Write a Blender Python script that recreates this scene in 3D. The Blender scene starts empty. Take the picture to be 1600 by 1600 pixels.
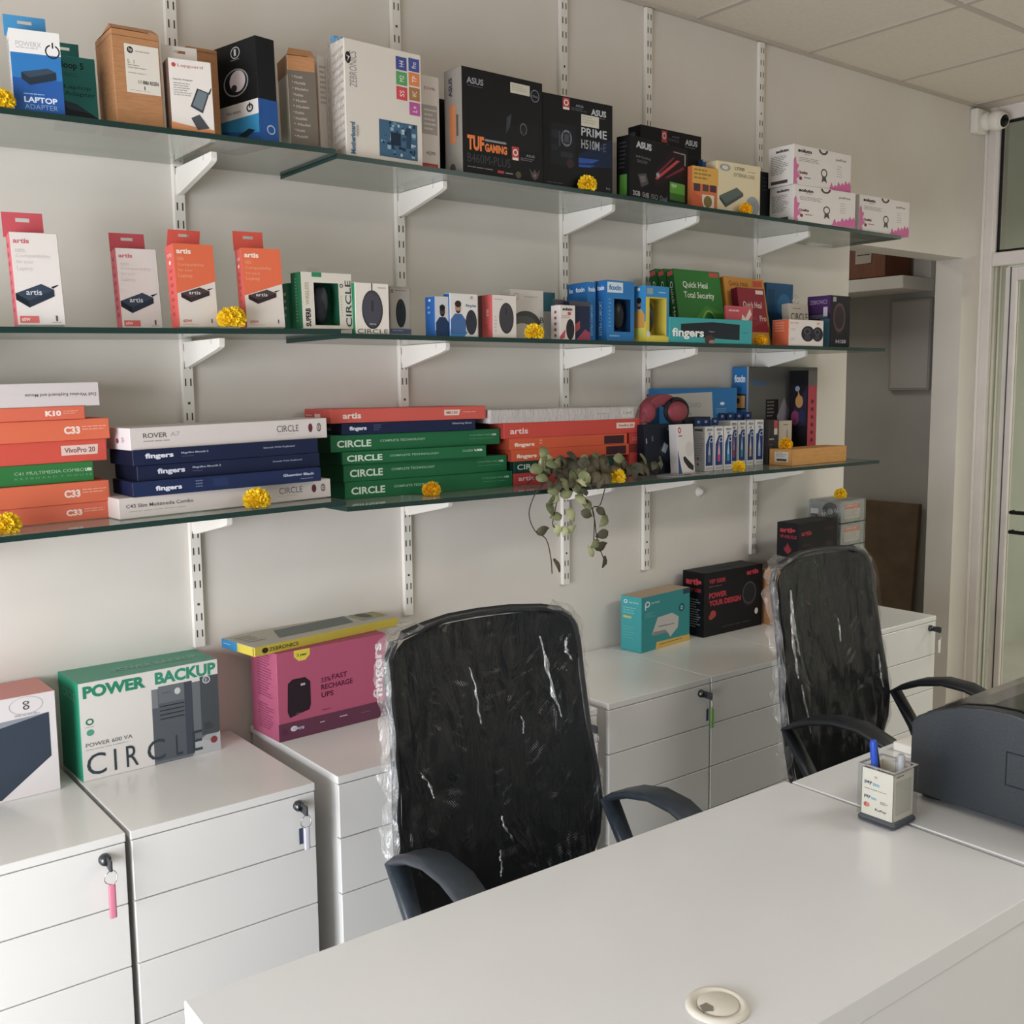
import bpy, bmesh, math, random
from mathutils import Matrix, Vector
random.seed(7)
C = bpy.context.scene.collection
scn = bpy.context.scene
R = math.radians

# ------------------------------------------------------------------ camera
def look(yaw, pitch, roll):
    f = Vector((math.sin(yaw) * math.cos(pitch), math.cos(yaw) * math.cos(pitch), math.sin(pitch)))
    r = Vector((math.cos(yaw), -math.sin(yaw), 0)); u = r.cross(f)
    r2 = r * math.cos(roll) + u * math.sin(roll); u2 = u * math.cos(roll) - r * math.sin(roll)
    return r2, u2, f
cam = bpy.data.objects.new('camera', bpy.data.cameras.new('camera'))
C.objects.link(cam); scn.camera = cam
r_, u_, f_ = look(0.66293452, -0.11793872, -0.0103993)
cam.matrix_world = Matrix(((r_.x, u_.x, -f_.x, 0), (r_.y, u_.y, -f_.y, -2.5), (r_.z, u_.z, -f_.z, 1.6), (0, 0, 0, 1)))
cam.data.sensor_width = 36; cam.data.lens = 36.528; cam.data.clip_start = .02

# ------------------------------------------------------------------ light and exposure
vs = scn.view_settings
vs.view_transform = 'Standard'; vs.look = 'None'; vs.gamma = 1; vs.use_curve_mapping = False
vs.exposure = 0.12
w = bpy.data.worlds.new('world'); scn.world = w; w.use_nodes = True
w.node_tree.nodes['Background'].inputs[0].default_value = (.80, .90, .93, 1)
w.node_tree.nodes['Background'].inputs[1].default_value = .22
def area(name, loc, direction, sx, sy, power, col, spread=180):
    l = bpy.data.lights.new(name, 'AREA'); l.shape = 'RECTANGLE'; l.size = sx; l.size_y = sy
    l.energy = power; l.color = col; l.spread = R(spread)
    o = bpy.data.objects.new(name, l); C.objects.link(o); o.location = loc
    o.rotation_euler = Vector(direction).to_track_quat('-Z', 'Z').to_euler()
    return o
# daylight through the shop window in the left wall and through the shop front behind the camera
area('window_daylight', (-1.72, -1.6, .98), (1, .1, -.1), 1.8, 1.75, 102, (.96, .995, 1.06))
area('window_daylight_far', (-1.72, -2.9, 1.10), (1, .1, -.1), .8, 2.0, 10, (.96, .995, 1.06))
# added fill lamps without fixtures: over the far end, store room, corridor
area('overhead_fill', (3.2, -2.6, 2.79), (0, 0, -1), 1.2, .6, 23, (1.0, .995, .95))  # unseen fill, added to lift the desk and cabinet tops
area('store_room_fill', (3.9, 1.3, 2.79), (0, 0, -1), .6, .6, 7, (1.0, .97, .90))  # unseen fill, added to brighten the recess behind the opening
area('corridor_fill', (6.0, -1.9, 2.55), (.1, 0, -1), .8, 1.6, 72, (.97, 1.0, .95))  # unseen fill, added to brighten what shows through the door glass

# ------------------------------------------------------------------ materials
def lin(c):
    return tuple((v / 12.92 if v <= .04045 else ((v + .055) / 1.055) ** 2.4) for v in c)
def hx(h): return lin(tuple(int(h[i:i + 2], 16) / 255 for i in (0, 2, 4))) + (1,)
MC = {}
def mat(h, rough=.52, metal=0, spec=.2, coat=0):
    k = (h, rough, metal, spec, coat)
    if k in MC: return MC[k]
    m = bpy.data.materials.new('surface_' + h); m.use_nodes = True
    b = m.node_tree.nodes['Principled BSDF']
    q = hx(h); y = .25 * q[0] + .62 * q[1] + .13 * q[2]; k_ = .11 if max(q[:3]) - min(q[:3]) > .12 else 0   # printed inks on card are a little dull
    q = tuple(v * (1 - k_) * .95 + y * k_ for v in q[:3]) + (1,) if k_ else q
    b.inputs['Base Color'].default_value = q; b.inputs['Roughness'].default_value = rough
    b.inputs['Metallic'].default_value = metal; b.inputs['Specular IOR Level'].default_value = spec
    b.inputs['Coat Weight'].default_value = coat; b.inputs['Coat Roughness'].default_value = .12
    MC[k] = m; return m
def noisy(name, h1, h2, scale, rough, bump=0, detail=4, stretch=None, coat=0, lo=.35, hi=.65):
    m = bpy.data.materials.new(name); m.use_nodes = True; nt = m.node_tree; b = nt.nodes['Principled BSDF']
    tc = nt.nodes.new('ShaderNodeTexCoord'); n = nt.nodes.new('ShaderNodeTexNoise')
    n.inputs['Scale'].default_value = scale; n.inputs['Detail'].default_value = detail
    mp = nt.nodes.new('ShaderNodeMapping'); nt.links.new(tc.outputs['Object'], mp.inputs[0]); nt.links.new(mp.outputs[0], n.inputs[0])
    if stretch: mp.inputs['Scale'].default_value = stretch
    cr = nt.nodes.new('ShaderNodeValToRGB'); cr.color_ramp.elements[0].color = hx(h1); cr.color_ramp.elements[1].color = hx(h2)
    cr.color_ramp.elements[0].position = lo; cr.color_ramp.elements[1].position = hi
    nt.links.new(n.outputs[0], cr.inputs[0]); nt.links.new(cr.outputs[0], b.inputs['Base Color'])
    b.inputs['Roughness'].default_value = rough; b.inputs['Coat Weight'].default_value = coat; b.inputs['Coat Roughness'].default_value = .1
    if bump:
        bp = nt.nodes.new('ShaderNodeBump'); bp.inputs['Strength'].default_value = bump; bp.inputs['Distance'].default_value = .01
        nt.links.new(n.outputs[0], bp.inputs['Height']); nt.links.new(bp.outputs[0], b.inputs['Normal'])
    return m
M_wall = noisy('painted_wall', 'd9d2c9', 'ded8d0', 3, .75, .02)
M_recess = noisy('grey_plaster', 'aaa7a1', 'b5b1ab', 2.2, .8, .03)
M_ceil = noisy('ceiling_tile', 'd9cec0', 'ded3c5', 60, .9, .05)
M_ceilbar = mat('c4b9ac', .6)
M_floor = noisy('floor_tile', 'bcb7af', 'c8c3bb', 4, .35)
M_lam = noisy('white_laminate', 'e8e7e4', 'ecebe8', 2.5, .30, 0, coat=.25)
M_desk = noisy('desk_laminate', 'e8e9ea', 'ecedee', 1.6, .22, 0, coat=.35)
M_shadow = mat('6f6a64', .7)
M_white = mat('e6e1d9', .4)
M_whitemetal = mat('e9e4dc', .35)
M_alu = noisy('powder_coated_frame', 'dcd4cf', 'e2dad5', 8, .35)
M_slot = mat('4c4946', .8)
M_dark = mat('1d1f22', .5)
M_card = noisy('brown_cardboard', 'a9774d', 'b5835a', 30, .7, .03, stretch=(1, 1, 8))
M_card2 = noisy('tan_cardboard', 'c08a4c', 'ca9555', 24, .7, .03, stretch=(1, 1, 6))
M_dcard = noisy('dark_cardboard', '675440', '73604a', 8, .8, .03)
M_ply = noisy('reddish_ply', '6e3f26', '7d4a2d', 5, .6, 0, stretch=(1, 6, 1))
M_black = mat('15171a', .38)
M_plastic = noisy('black_nylon', '17191d', '1d2025', 40, .42, .02)
M_bluegrey = noisy('grey_nylon', '2c333b', '343b43', 40, .40, .02)
M_printer = noisy('charcoal_plastic', '2b3035', '31363b', 250, .33, .06)
M_chrome = mat('b8b8b6', .2, 1)
M_lock = mat('55585a', .28, 1)

def glass(name, tint, gl=.08, rough=.02, k=.35, p=4, dust=0):
    m = bpy.data.materials.new(name); m.use_nodes = True; nt = m.node_tree
    for n in list(nt.nodes): nt.nodes.remove(n)
    o = nt.nodes.new('ShaderNodeOutputMaterial'); t = nt.nodes.new('ShaderNodeBsdfTransparent'); g = nt.nodes.new('ShaderNodeBsdfGlossy')
    t.inputs[0].default_value = hx(tint); g.inputs['Roughness'].default_value = rough
    lw = nt.nodes.new('ShaderNodeLayerWeight'); lw.inputs[0].default_value = .5
    pw = nt.nodes.new('ShaderNodeMath'); pw.operation = 'POWER'; pw.inputs[1].default_value = p; nt.links.new(lw.outputs['Facing'], pw.inputs[0])
    ad = nt.nodes.new('ShaderNodeMath'); ad.operation = 'MULTIPLY_ADD'; ad.inputs[1].default_value = k; ad.inputs[2].default_value = gl; ad.use_clamp = True
    mx = nt.nodes.new('ShaderNodeMixShader'); nt.links.new(pw.outputs[0], ad.inputs[0]); nt.links.new(ad.outputs[0], mx.inputs[0])
    if dust:
        d = nt.nodes.new('ShaderNodeBsdfDiffuse'); d.inputs[0].default_value = hx('c2c4bb'); dm = nt.nodes.new('ShaderNodeMixShader'); dm.inputs[0].default_value = dust
        nt.links.new(t.outputs[0], dm.inputs[1]); nt.links.new(d.outputs[0], dm.inputs[2]); t = dm
    nt.links.new(t.outputs[0], mx.inputs[1]); nt.links.new(g.outputs[0], mx.inputs[2]); nt.links.new(mx.outputs[0], o.inputs[0])
    return m
M_shelf = glass('shelf_glass', 'e6eee8', .10, .08, .62, 2.4, .26)
M_shelfedge = mat('16332f', .28, 0, .35)
M_pane = glass('window_glass', 'e6e6e0', .03)
M_acryl = glass('clear_acrylic', 'f8f9f9', .04)
def film(name, lo, hi, alpha=.10, white=.06, sc=26):
    """clear crumpled polythene: see-through, with glossy creases"""
    m = bpy.data.materials.new(name); m.use_nodes = True; nt = m.node_tree
    for n in list(nt.nodes): nt.nodes.remove(n)
    o = nt.nodes.new('ShaderNodeOutputMaterial'); t = nt.nodes.new('ShaderNodeBsdfTransparent'); g = nt.nodes.new('ShaderNodeBsdfGlossy')
    d = nt.nodes.new('ShaderNodeBsdfDiffuse'); d.inputs[0].default_value = hx('e8e8e6')
    g.inputs['Roughness'].default_value = .13
    tc = nt.nodes.new('ShaderNodeTexCoord'); mp = nt.nodes.new('ShaderNodeMapping'); mp.inputs['Scale'].default_value = (1, 1, .35)
    mp.inputs['Rotation'].default_value = (0, R(14), 0)
    n1 = nt.nodes.new('ShaderNodeTexNoise'); n1.inputs['Scale'].default_value = sc; n1.inputs['Detail'].default_value = 5; n1.inputs['Distortion'].default_value = 1.2
    nt.links.new(tc.outputs['Object'], mp.inputs[0]); nt.links.new(mp.outputs[0], n1.inputs[0])
    bp = nt.nodes.new('ShaderNodeBump'); bp.inputs['Strength'].default_value = .9; bp.inputs['Distance'].default_value = .02
    nt.links.new(n1.outputs[0], bp.inputs['Height']); nt.links.new(bp.outputs[0], g.inputs['Normal'])
    fr = nt.nodes.new('ShaderNodeLayerWeight'); fr.inputs[0].default_value = .35; nt.links.new(bp.outputs[0], fr.inputs['Normal'])
    mr = nt.nodes.new('ShaderNodeMapRange'); mr.inputs['From Min'].default_value = .0; mr.inputs['From Max'].default_value = 1.; mr.inputs['To Min'].default_value = lo; mr.inputs['To Max'].default_value = hi
    nt.links.new(fr.outputs['Facing'], mr.inputs[0])
    m1 = nt.nodes.new('ShaderNodeMixShader'); m1.inputs[0].default_value = white
    nt.links.new(t.outputs[0], m1.inputs[1]); nt.links.new(d.outputs[0], m1.inputs[2])
    m2 = nt.nodes.new('ShaderNodeMixShader'); nt.links.new(mr.outputs[0], m2.inputs[0]); nt.links.new(m1.outputs[0], m2.inputs[1]); nt.links.new(g.outputs[0], m2.inputs[2])
    nt.links.new(m2.outputs[0], o.inputs[0]); return m
M_film = film('crumpled_film', .012, .20, white=.005, sc=14)
M_filmedge = film('bunched_film', .08, .6, white=.07, sc=40)
M_filmfold = film('folded_film', .30, .9, white=.22, sc=60)
M_filmthin = film('thin_film', .03, .5, white=.07, sc=60)

# ------------------------------------------------------------------ mesh helpers
class MB:
    """collects shapes, then links them as ONE mesh object"""
    def __init__(s): s.bm = bmesh.new(); s.m = []
    def mi(s, m):
        if m not in s.m: s.m.append(m)
        return s.m.index(m)
    def face(s, pts, m, smooth=False):
        f = s.bm.faces.new([s.bm.verts.new(p) for p in pts]); f.material_index = s.mi(m); f.smooth = smooth; return f
    def box(s, x0, y0, z0, x1, y1, z1, m, bev=0, seg=1, mats=None):
        b = bmesh.new(); bmesh.ops.create_cube(b, size=1)
        for v in b.verts: v.co = Vector((x0 + (v.co.x + .5) * (x1 - x0), y0 + (v.co.y + .5) * (y1 - y0), z0 + (v.co.z + .5) * (z1 - z0)))
        if bev: bmesh.ops.bevel(b, geom=list(b.edges), offset=bev, segments=seg, affect='EDGES', profile=.6)
        s.join(b, m, mats, seg > 1); return s
    def join(s, b, m, mats=None, smooth=False, mx=None):
        vm = {}
        b.normal_update()
        for v in b.verts: vm[v] = s.bm.verts.new(mx @ v.co if mx else v.co)
        for f in b.faces:
            try: g = s.bm.faces.new([vm[v] for v in f.verts])
            except ValueError: continue
            mm = m
            if mats:
                n = f.normal; a = max(range(3), key=lambda i: abs(n[i])); mm = mats.get('xyz'[a] + ('+' if n[a] > 0 else '-'), m)
            g.material_index = s.mi(mm); g.smooth = smooth
        b.free()
    def tube(s, path, rad, m, seg=8, closed=False, flat=None, cap=True):
        """round tube (or flat=(w,t) rectangle section, w along x) along a path"""
        P = [Vector(p) for p in path]; n = len(P); rings = []
        for i in range(n):
            a = P[(i - 1) % n] if (closed or i > 0) else P[i]; b = P[(i + 1) % n] if (closed or i < n - 1) else P[i]
            t = (b - a).normalized(); up = Vector((1, 0, 0)) if flat or abs(t.x) < .9 else Vector((0, 0, 1))
            x = (up - t * up.dot(t)).normalized(); y = t.cross(x)
            rr = rad[i] if isinstance(rad, (list, tuple)) else rad
            if flat:
                fw, ft = flat[i] if isinstance(flat, list) else flat
                k = .25; cs = [(-fw, -ft * k), (-fw * .8, -ft), (fw * .8, -ft), (fw, -ft * k), (fw, ft * k), (fw * .8, ft), (-fw * .8, ft), (-fw, ft * k)]
                rings.append([s.bm.verts.new(P[i] + x * c[0] * .5 + y * c[1] * .5) for c in cs])
            else:
                rings.append([s.bm.verts.new(P[i] + x * math.cos(2 * math.pi * j / seg) * rr + y * math.sin(2 * math.pi * j / seg) * rr) for j in range(seg)])
        k = len(rings[0])
        for i in range(n if closed else n - 1):
            A, B = rings[i], rings[(i + 1) % n]
            for j in range(k):
                f = s.bm.faces.new((A[j], A[(j + 1) % k], B[(j + 1) % k], B[j])); f.material_index = s.mi(m); f.smooth = True
        if cap and not closed:
            for rg in (rings[0], list(reversed(rings[-1]))):
                f = s.bm.faces.new(rg); f.material_index = s.mi(m)
        return s
    def lathe(s, prof, m, seg=24, mx=None, smooth=True):
        b = bmesh.new(); rings = []
        for r, z in prof: rings.append([b.verts.new((r * math.cos(2 * math.pi * j / seg), r * math.sin(2 * math.pi * j / seg), z)) for j in range(seg)])
        for A, B in zip(rings, rings[1:]):
            for j in range(seg): b.faces.new((A[j], A[(j + 1) % seg], B[(j + 1) % seg], B[j]))
        for rg, z in ((rings[0], prof[0]), (rings[-1], prof[-1])):
            if z[0] > 1e-5: b.faces.new(rg)
        bmesh.ops.remove_doubles(b, verts=list(b.verts), dist=1e-6)
        bmesh.ops.recalc_face_normals(b, faces=list(b.faces))
        s.join(b, m, None, smooth, mx); return s
    def ball(s, c, rx, ry, rz, m, seg=20, rot=None):
        b = bmesh.new(); bmesh.ops.create_uvsphere(b, u_segments=seg, v_segments=seg // 2, radius=1)
        mx = Matrix.Translation(c) @ (rot if rot else Matrix.Identity(4)) @ Matrix.Diagonal((rx, ry, rz, 1))
        s.join(b, m, None, True, mx); return s
    def prism(s, pts, axis, a, b_, m, bev=0):
        """pts in the plane across axis ('x': (y,z), 'y': (x,z), 'z': (x,y)), from a to b_"""
        b = bmesh.new()
        def P3(p, t): return {'x': (t, p[0], p[1]), 'y': (p[0], t, p[1]), 'z': (p[0], p[1], t)}[axis]
        A = [b.verts.new(P3(p, a)) for p in pts]; B = [b.verts.new(P3(p, b_)) for p in pts]
        b.faces.new(A); b.faces.new(list(reversed(B))); n = len(pts)
        for i in range(n): b.faces.new((A[i], B[i], B[(i + 1) % n], A[(i + 1) % n]))
        bmesh.ops.recalc_face_normals(b, faces=list(b.faces))
        if bev: bmesh.ops.bevel(b, geom=list(b.edges), offset=bev, segments=2, affect='EDGES', profile=.6)
        s.join(b, m); return s
    def build(s, name, parent=None, loc=None, rot=None):
        me = bpy.data.meshes.new(name); s.bm.to_mesh(me); s.bm.free()
        for m in s.m: me.materials.append(m)
        o = bpy.data.objects.new(name, me); C.objects.link(o)
        if parent: o.parent = parent
        if loc: o.location = loc
        if rot: o.rotation_euler = rot
        return o
def tag(o, label, cat, group=None):
    o['label'] = label; o['category'] = cat
    if group: o['group'] = group
    return o
def empty(name, loc, rz=0):
    o = bpy.data.objects.new(name, None); C.objects.link(o); o.location = loc; o.rotation_euler = (0, 0, rz); o.empty_display_size = .1
    return o
def struct(o): o['kind'] = 'structure'; return o
def copy_tree(o, parent=None):
    c = o.copy(); C.objects.link(c); c.parent = parent
    for ch in list(o.children): copy_tree(ch, c)
    return c

# ------------------------------------------------------------------ lettering, as flat printed shapes
TX = {}
def text_shape(s, bold):
    k = (s, bold)
    if k in TX: return TX[k]
    cu = bpy.data.curves.new('lettering', 'FONT'); cu.body = s; cu.resolution_u = 3 if len(s) < 14 else 2; cu.offset = bold
    ob = bpy.data.objects.new('lettering', cu)
    me = bpy.data.meshes.new_from_object(ob)
    V = [(v.co.x, v.co.y) for v in me.vertices]; F = [tuple(p.vertices) for p in me.polygons]
    bpy.data.objects.remove(ob); bpy.data.curves.remove(cu); bpy.data.meshes.remove(me)
    x0 = min(v[0] for v in V); x1 = max(v[0] for v in V); y0 = min(v[1] for v in V); y1 = max(v[1] for v in V)
    TX[k] = ([((x - x0) / (x1 - x0), (y - y0) / (y1 - y0)) for x, y in V], F); return TX[k]
def decorate(mb, w, d, h, gfx, side0=0):
    """gfx: printed shapes on the faces F (front), L (left side), T (top), in fractions of the face"""
    e = [.0003]
    def put(face, u, v):
        k = e[0]; u = min(max(u, 0), 1); v = min(max(v, 0), 1)
        if face == 'F': return (u * w, -k, v * h)
        if face == 'L': return (-k, d * (1 - u), v * h)
        if face == 'R': return (w + k, d * u, v * h)
        return (u * w, v * d, h + k)
    for g in gfx:
        t, face = g[0], g[1]
        e[0] += .00002
        if t == 'r':
            _, _, a, b, c, dd, col = g; m = mat(col) if isinstance(col, str) else col
            mb.face([put(face, a, b), put(face, c, b), put(face, c, dd), put(face, a, dd)], m)
        elif t == 'p':
            m = mat(g[3]) if isinstance(g[3], str) else g[3]
            mb.face([put(face, *q) for q in g[2]], m)
        elif t in 'eo':
            _, _, cu_, cv, ru, rv, col = g[:7]; m = mat(col) if isinstance(col, str) else col
            pts = [(math.cos(2 * math.pi * i / 28), math.sin(2 * math.pi * i / 28)) for i in range(28)]
            if t == 'e': mb.face([put(face, cu_ + ru * p[0], cv + rv * p[1]) for p in pts], m)
            else:
                k = g[7] if len(g) > 7 else .8
                for i in range(28):
                    p, q = pts[i], pts[(i + 1) % 28]
                    mb.face([put(face, cu_ + ru * p[0], cv + rv * p[1]), put(face, cu_ + ru * q[0], cv + rv * q[1]), put(face, cu_ + ru * q[0] * k, cv + rv * q[1] * k), put(face, cu_ + ru * p[0] * k, cv + rv * p[1] * k)], m)
        elif t == 'l':   # lines of print too small to read
            _, _, a, b, c, dd, n, col = g; m = mat(col)
            rnd = random.Random(int(a * 997 + b * 131 + n))
            for i in range(n):
                y1 = dd - (dd - b) * i / n; y0 = y1 - (dd - b) / n * .42; x = a
                xe = a + (c - a) * rnd.uniform(.6, 1)
                while x < xe - .001:
                    x2 = min(xe, x + (c - a) * rnd.uniform(.12, .3)); mb.face([put(face, x, y0), put(face, x2, y0), put(face, x2, y1), put(face, x, y1)], m); x = x2 + (c - a) * .03
        elif t == 't':
            _, _, a, b, c, dd, s, col = g[:8]; rot = g[8] if len(g) > 8 else 0; bold = g[9] if len(g) > 9 else 0
            V, F = text_shape(s, bold); m = mat(col); i0 = mb.mi(m); vs_ = []
            for (x, y) in V:
                if rot == 1: x, y = 1 - y, x
                elif rot == -1: x, y = y, 1 - x
                elif rot == 2: x, y = 1 - x, 1 - y
                vs_.append(mb.bm.verts.new(put(face, a + x * (c - a), b + y * (dd - b))))
            for f in F:
                try: q = mb.bm.faces.new([vs_[i] for i in f]); q.material_index = i0
                except ValueError: pass

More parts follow.
